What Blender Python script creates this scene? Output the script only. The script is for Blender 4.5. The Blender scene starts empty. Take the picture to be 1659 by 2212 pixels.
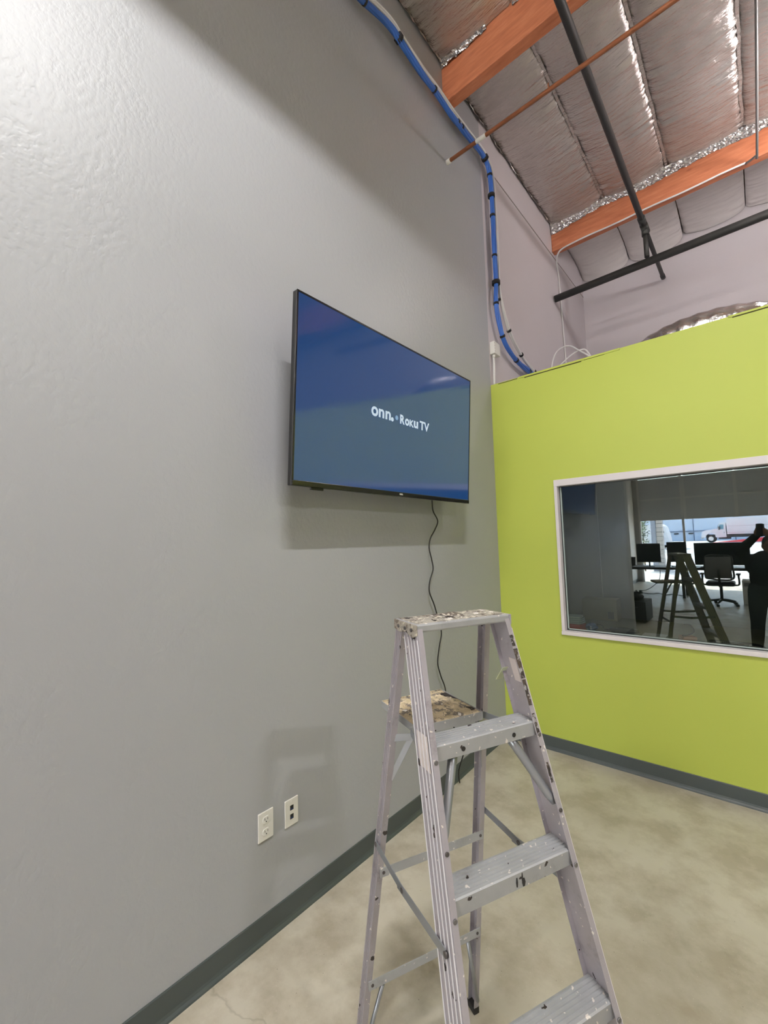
import bpy, bmesh, math, random
from mathutils import Vector, Matrix, noise, Quaternion
random.seed(7)
PI = math.pi
SC = bpy.context.scene
COL = SC.collection

# ------------------------------------------------------------------ camera
def V(*a): return Vector(a)
YAW, PIT, ROL, FPX = math.radians(-41.09625), math.radians(4.33614), math.radians(1.56262), 923.987
CAM = V(1.65, 0.0, 1.61205)
fw = V(math.sin(YAW)*math.cos(PIT), math.cos(YAW)*math.cos(PIT), math.sin(PIT))
r0 = V(math.cos(YAW), -math.sin(YAW), 0); d0 = fw.cross(r0)
rt = r0*math.cos(ROL) + d0*math.sin(ROL); dn = -r0*math.sin(ROL) + d0*math.cos(ROL)
cd = bpy.data.cameras.new('camera'); cam = bpy.data.objects.new('camera', cd); COL.objects.link(cam)
cam.matrix_world = Matrix(((rt.x, -dn.x, -fw.x, CAM.x), (rt.y, -dn.y, -fw.y, CAM.y), (rt.z, -dn.z, -fw.z, CAM.z), (0, 0, 0, 1)))
cd.sensor_fit = 'HORIZONTAL'; cd.sensor_width = 36.0; cd.lens = FPX/1659*36.0
cd.clip_start = 0.02; cd.clip_end = 400
SC.camera = cam

# ------------------------------------------------------------------ world, sun, exposure
SC.view_settings.view_transform = 'Standard'; SC.view_settings.look = 'None'
SC.view_settings.exposure = 0.0; SC.view_settings.gamma = 1.0
SC.view_settings.use_curve_mapping = False
W = bpy.data.worlds.new('sky_world'); SC.world = W; W.use_nodes = True
nt = W.node_tree; nt.nodes.clear()
wo = nt.nodes.new('ShaderNodeOutputWorld'); bg = nt.nodes.new('ShaderNodeBackground')
sky = nt.nodes.new('ShaderNodeTexSky'); sky.sky_type = 'NISHITA'; sky.sun_disc = False
sky.sun_elevation = math.radians(42); sky.sun_rotation = math.radians(170); sky.altitude = 100
bg.inputs['Strength'].default_value = 2.0
nt.links.new(sky.outputs[0], bg.inputs[0]); nt.links.new(bg.outputs[0], wo.inputs[0])
sd = bpy.data.lights.new('sun', 'SUN'); sd.energy = 260.0; sd.angle = math.radians(0.6); sd.color = (1.0, 0.95, 0.88)
sun = bpy.data.objects.new('sun', sd); COL.objects.link(sun)
sun.rotation_euler = V(-0.74, -0.67, 0.80).to_track_quat('Z', 'Y').to_euler()
LAMP_W = 150.0
BATTEN_L = 400.0
FILL_GLOBE_L = 112.0  # glow of the added fill globe
SC.cycles.max_bounces = 8; SC.cycles.diffuse_bounces = 3; SC.cycles.glossy_bounces = 3; SC.cycles.transmission_bounces = 3; SC.cycles.transparent_max_bounces = 6
SC.cycles.sample_clamp_indirect = 6.0

# ------------------------------------------------------------------ helpers
class MB:
    def __init__(s): s.v = []; s.f = []; s.sm = []
    def add(s, vs, fs, smooth=False):
        o = len(s.v); s.v += [Vector(p) for p in vs]
        for q in fs: s.f.append(tuple(i+o for i in q)); s.sm.append(smooth)
        return s
    def box(s, x0, x1, y0, y1, z0, z1):
        return s.add([(x0,y0,z0),(x1,y0,z0),(x1,y1,z0),(x0,y1,z0),(x0,y0,z1),(x1,y0,z1),(x1,y1,z1),(x0,y1,z1)],
                     [(0,3,2,1),(4,5,6,7),(0,1,5,4),(1,2,6,5),(2,3,7,6),(3,0,4,7)])
    def obox(s, c, ax, h):
        c = Vector(c); a = [Vector(ax[i])*h[i] for i in range(3)]
        vs = [c + a[0]*i + a[1]*j + a[2]*k for k in (-1,1) for j in (-1,1) for i in (-1,1)]
        return s.add(vs, [(0,2,3,1),(4,5,7,6),(0,1,5,4),(1,3,7,5),(3,2,6,7),(2,0,4,6)])
    def loft(s, rings, smooth=False, caps=True, closed=True):
        o = len(s.v); n = len(rings[0])
        for r in rings: s.v += [Vector(p) for p in r]
        for k in range(len(rings)-1):
            for i in range(n if closed else n-1):
                j = (i+1) % n
                s.f.append((o+k*n+i, o+k*n+j, o+(k+1)*n+j, o+(k+1)*n+i)); s.sm.append(smooth)
        if caps:
            s.f.append(tuple(o+i for i in reversed(range(n)))); s.sm.append(False)
            s.f.append(tuple(o+(len(rings)-1)*n+i for i in range(n))); s.sm.append(False)
        return s
    def tube(s, path, r, n=10, caps=True):
        P = [Vector(p) for p in path]; m = len(P)
        R = r if isinstance(r, (list, tuple)) else [r]*m
        T = [(P[min(i+1, m-1)] - P[max(i-1, 0)]).normalized() for i in range(m)]
        u = T[0].orthogonal().normalized(); rings = []
        for i in range(m):
            if i:
                q = T[i-1].rotation_difference(T[i]); u = (q @ u)
            u = (u - T[i]*u.dot(T[i])).normalized(); w = T[i].cross(u)
            rings.append([P[i] + (u*math.cos(2*PI*k/n) + w*math.sin(2*PI*k/n))*R[i] for k in range(n)])
        return s.loft(rings, smooth=True, caps=caps)
    def cyl(s, a, b, r, n=16, r2=None):
        return s.tube([a, b], [r, r if r2 is None else r2], n)
    def grid(s, fn, nu, nv, smooth=True):
        o = len(s.v)
        for j in range(nv+1):
            for i in range(nu+1): s.v.append(Vector(fn(i/nu, j/nv)))
        for j in range(nv):
            for i in range(nu):
                a = o + j*(nu+1) + i
                s.f.append((a, a+1, a+nu+2, a+nu+1)); s.sm.append(smooth)
        return s
    def ellip(s, c, r, nu=16, nv=10, rot=None):
        c = Vector(c); o = len(s.v)
        for j in range(nv+1):
            t = PI*j/nv
            for i in range(nu):
                a = 2*PI*i/nu
                p = Vector((r[0]*math.sin(t)*math.cos(a), r[1]*math.sin(t)*math.sin(a), r[2]*math.cos(t)))
                if rot: p = rot @ p
                s.v.append(c+p)
        for j in range(nv):
            for i in range(nu):
                k = (i+1) % nu
                s.f.append((o+j*nu+i, o+(j+1)*nu+i, o+(j+1)*nu+k, o+j*nu+k)); s.sm.append(True)
        return s
    def xf(s, M): s.v = [M @ p for p in s.v]; return s
    def build(s, name, mat, parent=None, bevel=0.0, seg=2, kind=None):
        me = bpy.data.meshes.new(name)
        off = wloc(parent)
        me.from_pydata([tuple(p-off) for p in s.v], [], s.f)
        me.polygons.foreach_set('use_smooth', s.sm); me.update()
        bm = bmesh.new(); bm.from_mesh(me); bmesh.ops.recalc_face_normals(bm, faces=bm.faces[:]); bm.to_mesh(me); bm.free()
        me.materials.append(mat)
        o = bpy.data.objects.new(name, me); COL.objects.link(o)
        if parent: o.parent = parent
        if bevel:
            b = o.modifiers.new('bevel', 'BEVEL'); b.width = bevel; b.segments = seg; b.limit_method = 'ANGLE'; b.angle_limit = math.radians(40)
        if kind: o['kind'] = kind
        return o
def wloc(o):
    p = Vector((0,0,0))
    while o: p = p + Vector(o.location); o = o.parent
    return p
def tag(o, label, cat, group=None):
    o['label'] = label; o['category'] = cat
    if group: o['group'] = group
    return o
def thing(name, label, cat, loc=(0,0,0), group=None):
    o = bpy.data.objects.new(name, None); COL.objects.link(o); o.location = loc; o.empty_display_size = 0.1
    return tag(o, label, cat, group)
def struct(o): o['kind'] = 'structure'; return o
def smooth_path(pts, n=8):
    P = [Vector(p) for p in pts]; out = []
    for i in range(len(P)-1):
        p0 = P[max(i-1,0)]; p1 = P[i]; p2 = P[i+1]; p3 = P[min(i+2,len(P)-1)]
        for k in range(n):
            t = k/n
            out.append(0.5*((2*p1)+(p2-p0)*t+(2*p0-5*p1+4*p2-p3)*t*t+(3*p1-p0-3*p2+p3)*t**3))
    out.append(P[-1]); return out

# ------------------------------------------------------------------ materials
def lin(c): return tuple(((x/255)/12.92 if x/255 <= .04045 else ((x/255+.055)/1.055)**2.4) for x in c) + (1.0,)
class NT:
    def __init__(s, name):
        s.m = bpy.data.materials.new(name); s.m.use_nodes = True; s.t = s.m.node_tree
        s.b = s.t.nodes['Principled BSDF']; s.out = s.t.nodes['Material Output']; s._co = None
    def n(s, t, **k):
        x = s.t.nodes.new('ShaderNode'+t)
        for a, v in k.items():
            if a.startswith('_'): setattr(x, a[1:], v)
            else: x.inputs[a].default_value = v
        return x
    def l(s, a, b): s.t.links.new(a, b)
    def co(s, scale=(1,1,1)):
        tc = s.n('TexCoord'); mp = s.n('Mapping', Scale=scale); s.l(tc.outputs['Object'], mp.inputs[0]); return mp.outputs[0]
    def noise(s, sc, detail=4, rough=.55, vec=None):
        x = s.n('TexNoise', Scale=sc, Detail=detail, Roughness=rough); s.l(vec or s.co(), x.inputs['Vector']); return x.outputs['Fac']
    def voro(s, sc, vec=None, feat='F1', out='Distance', rnd=1.0):
        x = s.n('TexVoronoi', Scale=sc, Randomness=rnd); x.feature = feat; s.l(vec or s.co(), x.inputs['Vector']); return x.outputs[out]
    def ramp(s, fac, stops):
        x = s.n('ValToRGB'); cr = x.color_ramp
        while len(cr.elements) < len(stops): cr.elements.new(0.5)
        for e, (p, c) in zip(cr.elements, stops): e.position = p; e.color = c if len(c) == 4 else lin(c)
        s.l(fac, x.inputs[0]); return x.outputs[0]
    def mix(s, fac, a, b):
        x = s.n('Mix'); x.data_type = 'RGBA'
        ins = [i for i in x.inputs if i.type == 'RGBA']
        for sock, v in ((x.inputs[0], fac), (ins[0], a), (ins[1], b)):
            if hasattr(v, 'node'): s.l(v, sock)
            else: sock.default_value = v
        return [o for o in x.outputs if o.type == 'RGBA'][0]
    def math(s, op, a, b=0.0):
        x = s.n('Math'); x.operation = op
        for i, v in enumerate((a, b)):
            if hasattr(v, 'node'): s.l(v, x.inputs[i])
            else: x.inputs[i].default_value = v
        return x.outputs[0]
    def bump(s, h, strength=.3, dist=.01, prev=None):
        x = s.n('Bump', Strength=strength, Distance=dist); s.l(h, x.inputs['Height'])
        if prev: s.l(prev, x.inputs['Normal'])
        s.l(x.outputs[0], s.b.inputs['Normal']); return x.outputs[0]
    def color(s, c):
        if hasattr(c, 'node'): s.l(c, s.b.inputs['Base Color'])
        else: s.b.inputs['Base Color'].default_value = c
    def set(s, **k):
        for a, v in k.items():
            i = s.b.inputs[a.replace('_', ' ')]
            if hasattr(v, 'node'): s.l(v, i)
            else: i.default_value = v
        return s
MATS = {}
def plain(name, rgb, rough=.5, metal=0.0, var=.08, scale=6.0, bump=0.0, bscale=60.0, spec=None):
    if name in MATS: return MATS[name]
    t = NT(name); c = lin(rgb); c2 = tuple(max(0, x*(1-var*2)) for x in c[:3]) + (1,)
    t.color(t.mix(t.noise(scale), c2, c)); t.set(Roughness=rough, Metallic=metal)
    if spec is not None: t.b.inputs['Specular IOR Level'].default_value = spec
    if bump: t.bump(t.noise(bscale), bump, .003)
    MATS[name] = t.m; return t.m

def wall_paint(name, rgb, rough=.42, peel=.35, spec=.5, warm=None):
    t = NT(name); a = lin(rgb); b = lin([x*.965 for x in rgb])
    t.color(t.mix(t.noise(1.3, 3), b, a))
    k = t.co((1, 1, 0.8))
    h = t.ramp(t.noise(46, 2.5, .55, k), [(.36, (0,0,0,1)), (.52, (.75,.75,.75,1)), (.66, (1,1,1,1))])
    lump = t.noise(5.5, 2, .5, k)
    amt = t.ramp(lump, [(.38, (.4,.4,.4,1)), (.66, (1,1,1,1))])
    hh = t.n('Mix'); hh.data_type = 'RGBA'; hh.blend_type = 'MULTIPLY'; hh.inputs[0].default_value = 1.0
    ins = [i for i in hh.inputs if i.type == 'RGBA']; t.l(h, ins[0]); t.l(amt, ins[1])
    if peel >= .12: t.bump([o for o in hh.outputs if o.type == 'RGBA'][0], peel, .004)
    t.set(Roughness=rough); t.b.inputs['Specular IOR Level'].default_value = spec
    return t.m
M_GRAY = wall_paint('gray_wall_paint', (172, 174, 178), .42, .17, .42)
M_PALE = wall_paint('pale_drywall_paint', (210, 203, 206), .6, .12, .3)
M_LIME = wall_paint('lime_green_paint', (185, 198, 88), .45, .10, .35)
M_WHITEWALL = wall_paint('white_wall_paint', (215, 213, 210), .6, .1, .3)

def concrete():
    t = NT('polished_concrete')
    big = t.noise(.9, 5, .6); mid = t.noise(4.5, 6, .65); fine = t.noise(60, 4, .7)
    c = t.ramp(big, [(.3, (172,165,148)), (.5, (192,186,170)), (.7, (203,197,182))])
    c = t.mix(t.ramp(mid, [(.42, (0,0,0,1)), (.62, (.55,.55,.55,1))]), c, lin((150,139,118)))
    c = t.mix(t.ramp(t.noise(2.2, 7, .7), [(.58, (0,0,0,1)), (.72, (.5,.5,.5,1))]), c, lin((137,131,112)))
    sp = t.ramp(t.voro(55), [(.035, (1,1,1,1)), (.07, (0,0,0,1))])
    c = t.mix(sp, c, lin((214,208,195)))
    dk = t.ramp(t.voro(23), [(.02, (.8,.8,.8,1)), (.05, (0,0,0,1))])
    c = t.mix(dk, c, lin((112,104,90)))
    w = t.n('TexNoise', Scale=1.6, Detail=5); t.l(t.co(), w.inputs['Vector'])
    mv = t.n('VectorMath'); mv.operation = 'ADD'; t.l(t.co((.5,.62,.5)), mv.inputs[0]); t.l(w.outputs['Color'], mv.inputs[1])
    cr = t.ramp(t.voro(.62, mv.outputs[0], 'DISTANCE_TO_EDGE'), [(.0, (.38,.38,.38,1)), (.004, (0,0,0,1))])
    c = t.mix(cr, c, lin((128,121,104)))
    t.color(c)
    t.set(Roughness=t.ramp(mid, [(.3, (.28,.28,.28,1)), (.7, (.5,.5,.5,1))]))
    t.bump(fine, .05, .002); return t.m
M_FLOOR = concrete()

def splat(name, base, rough, metal, dark=.10, white=.09, dsc=45, wsc=70, extra=None, smudge=.5):
    t = NT(name)
    k = t.co()
    c = t.mix(t.noise(14, 5, .6), lin([x*.84 for x in base]), lin(base))
    sm = t.ramp(t.noise(8.5, 9, .78), [(.56, (0,0,0,1)), (.70, (smudge,smudge,smudge,1))])
    c = t.mix(sm, c, lin((98,88,86)))
    if extra:
        c = t.mix(t.ramp(t.noise(36, 6, .65), [(.50, (0,0,0,1)), (.55, (1,1,1,1))]), c, lin(extra[0]))
        c = t.mix(t.ramp(t.noise(52, 6, .7), [(.54, (0,0,0,1)), (.58, (1,1,1,1))]), c, lin(extra[1]))
    wv = t.n('TexNoise', Scale=70.0, Detail=4); t.l(k, wv.inputs['Vector'])
    mv = t.n('VectorMath'); mv.operation = 'MULTIPLY_ADD'; t.l(wv.outputs['Color'], mv.inputs[0]); mv.inputs[1].default_value = (.022,.022,.022); t.l(k, mv.inputs[2])
    def spots(sc, th, cut):
        x = t.n('TexVoronoi', Scale=sc); t.l(mv.outputs[0], x.inputs['Vector'])
        pick = t.n('SeparateColor'); t.l(x.outputs['Color'], pick.inputs[0])
        size = t.math('MULTIPLY', t.math('MAXIMUM', t.math('SUBTRACT', pick.outputs[0], cut), 0.0), th/(1-cut))
        return t.math('LESS_THAN', x.outputs['Distance'], size)
    d = spots(dsc, dark, .62)
    c = t.mix(d, c, lin((48,41,39)))
    w = spots(wsc, white, .55)
    c = t.mix(w, c, lin((224,219,212)))
    t.color(c)
    t.set(Roughness=rough, Metallic=t.math('MULTIPLY', t.math('SUBTRACT', 1.0, d), metal))
    t.bump(t.math('ADD', t.noise(90, 3), t.math('MULTIPLY', d, .6)), .12, .002)
    return t.m
M_ALU = splat('worn_aluminium', (186, 181, 187), .40, .35, dark=.25, white=.24, dsc=30, wsc=64)
M_ALU2 = splat('worn_aluminium_steps', (184, 186, 188), .44, .35, dark=.22, white=.32, dsc=34, wsc=70, smudge=.3)
M_CAP = splat('paint_crusted_top', (172, 166, 154), .6, .1, dark=.5, white=.45, dsc=34, wsc=44, extra=((104,95,86), (206,199,182)))
M_PAIL = splat('paint_crusted_shelf', (204, 186, 152), .65, .0, dark=.62, white=.35, dsc=24, wsc=34, extra=((120,112,104), (214,198,168)))
M_SMEAR = splat('dried_dark_paint', (70, 58, 50), .6, .0, dark=.6, white=.5, dsc=60, wsc=50, extra=((44,38,36), (150,148,148)))
M_STEEL = plain('galvanised_steel', (168,172,178), .38, .7, .12, 12)
M_STEEL2 = plain('dull_rivet_head', (128,126,126), .4, .6)
M_RIVET = plain('dark_rivet', (96,92,92), .45, .6)
M_STICKER = plain('torn_paper_sticker', (214,205,202), .8, 0, .1, 30)
M_TAPE = plain('masking_tape_green', (208,216,184), .75, 0, .08, 20)
M_RUBBER = plain('black_rubber', (38,36,35), .7)
M_BASE = plain('dark_rubber_baseboard', (74,82,82), .42, 0, .06, 3)
M_BLACKPL = plain('black_plastic', (22,23,25), .35, 0, .1)
M_DARKBEZ = plain('dark_tv_bezel', (24,25,28), .22, 0, .05)
M_WHITEPL = plain('white_plastic', (232,230,224), .35, 0, .03)
M_SLOT = plain('dark_slot', (30,30,34), .5)
M_BLUEPORT = plain('blue_port', (36,58,110), .4)
M_VINYLFRAME = plain('white_vinyl_frame', (228,222,222), .4, 0, .03)
M_GASKET = plain('dark_gasket', (40,46,46), .6)
M_BLUECAB = plain('blue_network_cable', (58,108,196), .45, 0, .1)
M_WHITECAB = plain('white_cable', (228,226,224), .45, 0, .05)
M_BLACKCAB = plain('black_cable', (24,23,22), .5)
M_VELCRO = plain('black_hook_strap', (26,25,28), .8, 0, .1, 30)
M_PIPE = plain('black_iron_pipe', (50,51,50), .55, .2, .25, 9, .25, 30)
M_COPPER = plain('aged_copper_pipe', (176,112,78), .45, .35, .3, 9, .15, 40)
M_CONDUIT = plain('gray_conduit', (128,126,126), .45, .4)
M_DUCT = None

def wood():
    t = NT('orange_glulam'); k = t.co((1, 6, 6))
    c = t.ramp(t.noise(5, 6, .6, k), [(.3, (168,98,66)), (.55, (190,117,82)), (.75, (202,134,100))])
    kn = t.ramp(t.voro(2.6, t.co((1,2,2))), [(.045, (.8,.8,.8,1)), (.10, (0,0,0,1))])
    c = t.mix(kn, c, lin((126,62,40)))
    t.color(c); t.set(Roughness=.55); t.bump(t.noise(20, 4, .6, k), .1, .003); return t.m
M_WOOD = wood()
def foil(name, rgb, rough, metal, bs=.5, dist=.02):
    t = NT(name); k = t.co((5, 26, 5)); k2 = t.co((12, 16, 12))
    t.color(t.mix(t.noise(3, 4), lin([x*.86 for x in rgb]), lin(rgb)))
    t.set(Roughness=rough, Metallic=metal)
    b = t.bump(t.noise(1.0, 5, .6, k), bs, dist); t.bump(t.noise(2.2, 4, .6, k2), bs*.5, dist*.5, b); return t.m
M_FOIL = foil('foil_facing', (214,207,202), .24, .72, .9, .02)
M_FOILSHINY = foil('crumpled_foil', (224,222,222), .16, .95, .7, .02)
M_VINYL = foil('white_insulation_facing', (232,226,224), .5, .1, .4, .012)

def asphalt(): return plain('pavement_outside', (228,224,218), .85, 0, .06, 1.0, .2, 40)
def glassmat():
    t = NT('window_glass'); t.t.nodes.remove(t.b)
    tr = t.n('BsdfTransparent', Color=(.77,.83,.80,1)); gl = t.n('BsdfGlossy', Roughness=0.0, Color=(.95,1,1,1))
    lw = t.n('LayerWeight', Blend=.5)
    f5 = t.math('POWER', lw.outputs['Facing'], 4.0)
    fac = t.math('ADD', t.math('MULTIPLY', f5, .9), .080)
    mx = t.n('MixShader'); t.l(fac, mx.inputs[0]); t.l(tr.outputs[0], mx.inputs[1]); t.l(gl.outputs[0], mx.inputs[2])
    t.l(mx.outputs[0], t.out.inputs[0]); return t.m
M_GLASS = glassmat()
def emis(name, rgb, s, rough=.3, base=(8,8,10)):
    t = NT(name); t.color(lin(base)); t.set(Roughness=rough)
    t.b.inputs['Emission Color'].default_value = lin(rgb); t.b.inputs['Emission Strength'].default_value = s; return t.m

# ------------------------------------------------------------------ room shell
D = 3.337; BACK = 6.35; ZC = 5.42; ROOF = 5.6; RX = 9.0; DOORY = -9.6; LX = -1.48; JOG = -1.25
def rise(y): 
    t = min(1, max(0, (y-2.1)/1.15)); return .032*t*t*(3-2*t)
m = MB()
ys = [DOORY-.3, -6, -3, -1, 0, 1, 1.6, 2.1] + [2.1+1.2*i/10 for i in range(1, 11)] + [4.2, 5.2, BACK+.2]
for a, b in zip(ys[:-1], ys[1:]):
    m.add([(LX-.3,a,rise(a)),(RX+.2,a,rise(a)),(RX+.2,b,rise(b)),(LX-.3,b,rise(b))], [(0,1,2,3)], True)
m.box(LX-.3, RX+.2, DOORY-.3, BACK+.2, -.2, -.05)
struct(m.build('floor', M_FLOOR))
struct(MB().box(-.18, 0, JOG, D, 0, ROOF).build('wall_left', M_GRAY))
struct(MB().box(-.18, 0, D, BACK+.15, 0, ROOF).build('wall_left_unpainted', M_PALE))
struct(MB().box(-.18, RX+.2, BACK, BACK+.2, 0, ROOF).build('wall_back', M_PALE))
struct(MB().box(RX, RX+.2, DOORY, BACK, 0, ROOF).build('wall_right', M_WHITEWALL))
struct(MB().box(LX-.18, 0, JOG-.18, JOG, 0, ROOF).build('wall_jog', M_WHITEWALL))
struct(MB().box(LX-.18, LX, DOORY, JOG-.18, 0, ROOF).build('wall_side', M_WHITEWALL))
DX0, DX1, DZ = -1.34, 3.75, 3.55
M_DOORWALL = wall_paint('gray_door_wall_paint', (150,150,148), .6, .1, .3)
struct(MB().box(LX-.18, DX0, DOORY-.18, DOORY, 0, ROOF).box(DX1, RX+.2, DOORY-.18, DOORY, 0, ROOF).box(DX0, DX1, DOORY-.18, DOORY, DZ, ROOF).build('wall_door', M_DOORWALL))
CEIL = struct(MB().box(LX-.18, RX+.2, DOORY-.18, BACK+.2, ROOF, ROOF+.15).build('ceiling', plain('plywood_deck', (150,128,104), .7)))

# drywall joint on the unpainted wall (raised tape line)
struct(MB().box(0, .003, D+.03, BACK, 5.045, 5.058).build('trim_1', plain('joint_tape', (150,142,140), .8)))

# lime green partition with window opening
WX0, WX1, WZ0, WZ1 = .487, 2.45, .903, 2.07
GH = 2.955; GT = .12; GX = 5.2
m = MB()
m.box(0, WX0, D, D+GT, 0, GH); m.box(WX1, GX, D, D+GT, 0, GH)
m.box(WX0, WX1, D, D+GT, 0, WZ0); m.box(WX0, WX1, D, D+GT, WZ1, GH)
struct(m.build('wall_office', M_LIME))
M_GAP = plain('painted_gap_shadow', (52,50,20), .9)
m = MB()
struct(MB().box(.07, .24, D-.0015, D, 2.945, 2.950).box(.30, .74, D-.0015, D, 2.936, 2.942).box(.76, .90, D-.0015, D, 2.941, 2.945).box(1.62, 2.3, D-.0015, D, 2.941, 2.946).build('gap_shadow_strips', M_GAP))  # dark strips paint in the shadow line below the wall's top edge
struct(MB().box(.25, 1.0, D-.004, D+.1, 2.943, 2.958).box(1.6, 2.4, D-.004, D+.1, 2.947, 2.96).build('trim_3', M_LIME, bevel=.002))
struct(MB().box(GX-.1, GX, D+GT, BACK, 0, GH).build('wall_office_end', M_WHITEWALL))
struct(MB().box(0, GX, D+GT, BACK, GH-.12, GH-.005).build('ceiling_office', M_WHITEWALL))

# baseboards (cove profile)
def cove(path_pts, nrm, h=.1):
    prof = [(.0, 0), (.016, 0), (.014, .006), (.008, .014), (.005, .024), (.005, h-.003), (.003, h), (0, h)]
    n = Vector(nrm); rings = []
    for p in path_pts: rings.append([Vector(p) + n*a + Vector((0,0,b)) for a, b in prof])
    return MB().loft(rings, smooth=False)
struct(cove([(0, JOG, 0), (0, 2.1, 0)] + [(0, y, rise(y)) for y in ys if 2.1 < y < 3.3] + [(0, D, rise(D))], (1,0,0)).build('baseboard_left', M_BASE))
struct(cove([(0, D, .032), (GX, D, .032)], (0,-1,0)).build('baseboard_office', M_BASE))
struct(cove([(LX, JOG-.18, 0), (LX, DOORY, 0)], (1,0,0)).build('baseboard_side', M_BASE))

# ------------------------------------------------------------------ window in the partition
wroot = bpy.data.objects.new('window_1', None); COL.objects.link(wroot); wroot.location = (WX0, D, WZ0); struct(wroot)
def frame_bar(name, x0, x1, z0, z1, mat=M_VINYLFRAME, y0=-.012, y1=.10, bev=.003):
    return MB().box(x0, x1, D+y0, D+y1, z0, z1).build(name, mat, wroot, bevel=bev)
ft = .045
frame_bar('head', WX0, WX1, WZ1-.05, WZ1); frame_bar('sill', WX0, WX1, WZ0, WZ0+.028, y0=-.02)
frame_bar('jamb', WX0, WX0+.024, WZ0+.028, WZ1-.05); frame_bar('jamb', WX1-.024, WX1, WZ0+.028, WZ1-.05)
for (a, b, c, d_) in ((WX0+.024, WX0+.03, WZ0+.028, WZ1-.05), (WX0+.024, WX1-.024, WZ0+.028, WZ0+.034), (WX0+.024, WX1-.024, WZ1-.056, WZ1-.05)):
    frame_bar('gasket', a, b, c, d_, M_GASKET, .036, .046, 0)
M_BEAD = plain('pale_glazing_bead', (176,190,186), .4)
frame_bar('glazing_bead', WX0+.03, WX0+.038, WZ0+.034, WZ1-.056, M_BEAD, .04, .047, 0)
frame_bar('glazing_bead', WX0+.03, WX1-.03, WZ0+.034, WZ0+.041, M_BEAD, .04, .047, 0)
GC = V((WX0+WX1)/2, D+.053, (WZ0+WZ1)/2); de = math.radians(.33)
gn = V(0, -math.cos(de), -math.sin(de)); gu = V(0, -math.sin(de), math.cos(de))
MB().obox(GC, (V(1,0,0), gn, gu), ((WX1-WX0)/2-.02, .003, (WZ1-WZ0)/2-.02)).build('glass_pane', M_GLASS, wroot)

# ------------------------------------------------------------------ television
TC = V(.18, 1.8647, 2.3075); tl = math.radians(3.69); TW, TH = 1.4953, .8614; KS = .967
ta = V(0,1,0); tn = V(math.cos(tl), 0, -math.sin(tl)); tu = V(math.sin(tl), 0, math.cos(tl))
def tvp(a, b, o=0): return TC + ta*a + tu*b + tn*o
tv = thing('television', 'large flat television glowing blue, mounted tilted on the gray wall', 'television', tvp(0, -TH/2, -.03))
def tbox(name, a0, a1, b0, b1, o0, o1, mat, bev=0, parent=tv):
    return MB().obox(tvp((a0+a1)/2, (b0+b1)/2, (o0+o1)/2), (ta, tu, tn), ((a1-a0)/2, (b1-b0)/2, (o1-o0)/2)).build(name, mat, parent, bevel=bev)
tbox('back_cover', -TW/2, TW/2, -TH/2, TH/2, -.032, -.004, M_BLACKPL, .004)
tbox('rear_bulge', -.5, .5, -.38, .05, -.06, -.032, M_BLACKPL, .01)
bz = .009
tbox('bezel', -TW/2, TW/2, TH/2-bz, TH/2, -.004, .001, M_DARKBEZ, .001)
tbox('bezel', -TW/2, -TW/2+bz, -TH/2+.024, TH/2-bz, -.004, .001, M_DARKBEZ, .001)
tbox('bezel', TW/2-bz, TW/2, -TH/2+.024, TH/2-bz, -.004, .001, M_DARKBEZ, .001)
tbox('bezel', -TW/2, TW/2, -TH/2, -TH/2+.024, -.004, .003, M_DARKBEZ, .002)
def screen_mat():
    t = NT('blue_lit_screen'); t.color(lin((6,8,12))); t.set(Roughness=.09)
    t.b.inputs['Specular IOR Level'].default_value = .9
    t.b.inputs['Emission Color'].default_value = lin((38,82,140)); t.b.inputs['Emission Strength'].default_value = .62; return t.m
scr = tbox('screen', -TW/2+bz, TW/2-bz, -TH/2+.024, TH/2-bz, -.004, -.001, screen_mat())
tbox('sensor_pod', -.64, -.565, -TH/2-.012, -TH/2, -.012, -.001, M_BLACKPL, .003)
M_LOGO = emis('screen_white', (214,232,248), .8); M_LOGOB = emis('screen_pale_blue', (134,170,208), .8)
def glyph(bmv, ch, x0, x1, y0, y1, bold=.035):
    cu = bpy.data.curves.new('g', 'FONT'); cu.body = ch; cu.offset = bold; cu.resolution_u = 4
    ob = bpy.data.objects.new('g', cu); COL.objects.link(ob)
    dg = bpy.context.evaluated_depsgraph_get(); me = bpy.data.meshes.new_from_object(ob.evaluated_get(dg))
    xs = [v.co.x for v in me.vertices]; yy = [v.co.y for v in me.vertices]
    mx, Mx, my, My = min(xs), max(xs), min(yy), max(yy)
    vs = [tvp(KS*(x0+(v.co.x-mx)/(Mx-mx)*(x1-x0)), KS*(y0+(v.co.y-my)/(My-my)*(y1-y0)), .0006) for v in me.vertices]
    bmv.add(vs, [tuple(p.vertices) for p in me.polygons])
    bpy.data.objects.remove(ob); bpy.data.curves.remove(cu); bpy.data.meshes.remove(me)
def disc(bmv, a, b, r, n=24):
    bmv.add([tvp(KS*(a+r*math.cos(2*PI*i/n)), KS*(b+r*math.sin(2*PI*i/n)), .0006) for i in range(n)], [tuple(range(n))])
m = MB()
glyph(m, 'o', -.267, -.212, -.025, .029, .03)
glyph(m, 'n', -.207, -.161, -.022, .026, .03); glyph(m, 'n', -.151, -.105, -.022, .026, .03); disc(m, -.091, -.012, .012)
m.build('screen_lettering', M_LOGO, scr)
m = MB(); disc(m, -.052, .005, .0135); m.build('screen_dot', M_LOGOB, scr)
m = MB()
glyph(m, 'R', -.022, .022, -.022, .032, .04); glyph(m, 'o', .024, .064, -.023, .020, .04); glyph(m, 'K', .067, .110, -.022, .020, .04)
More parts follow.
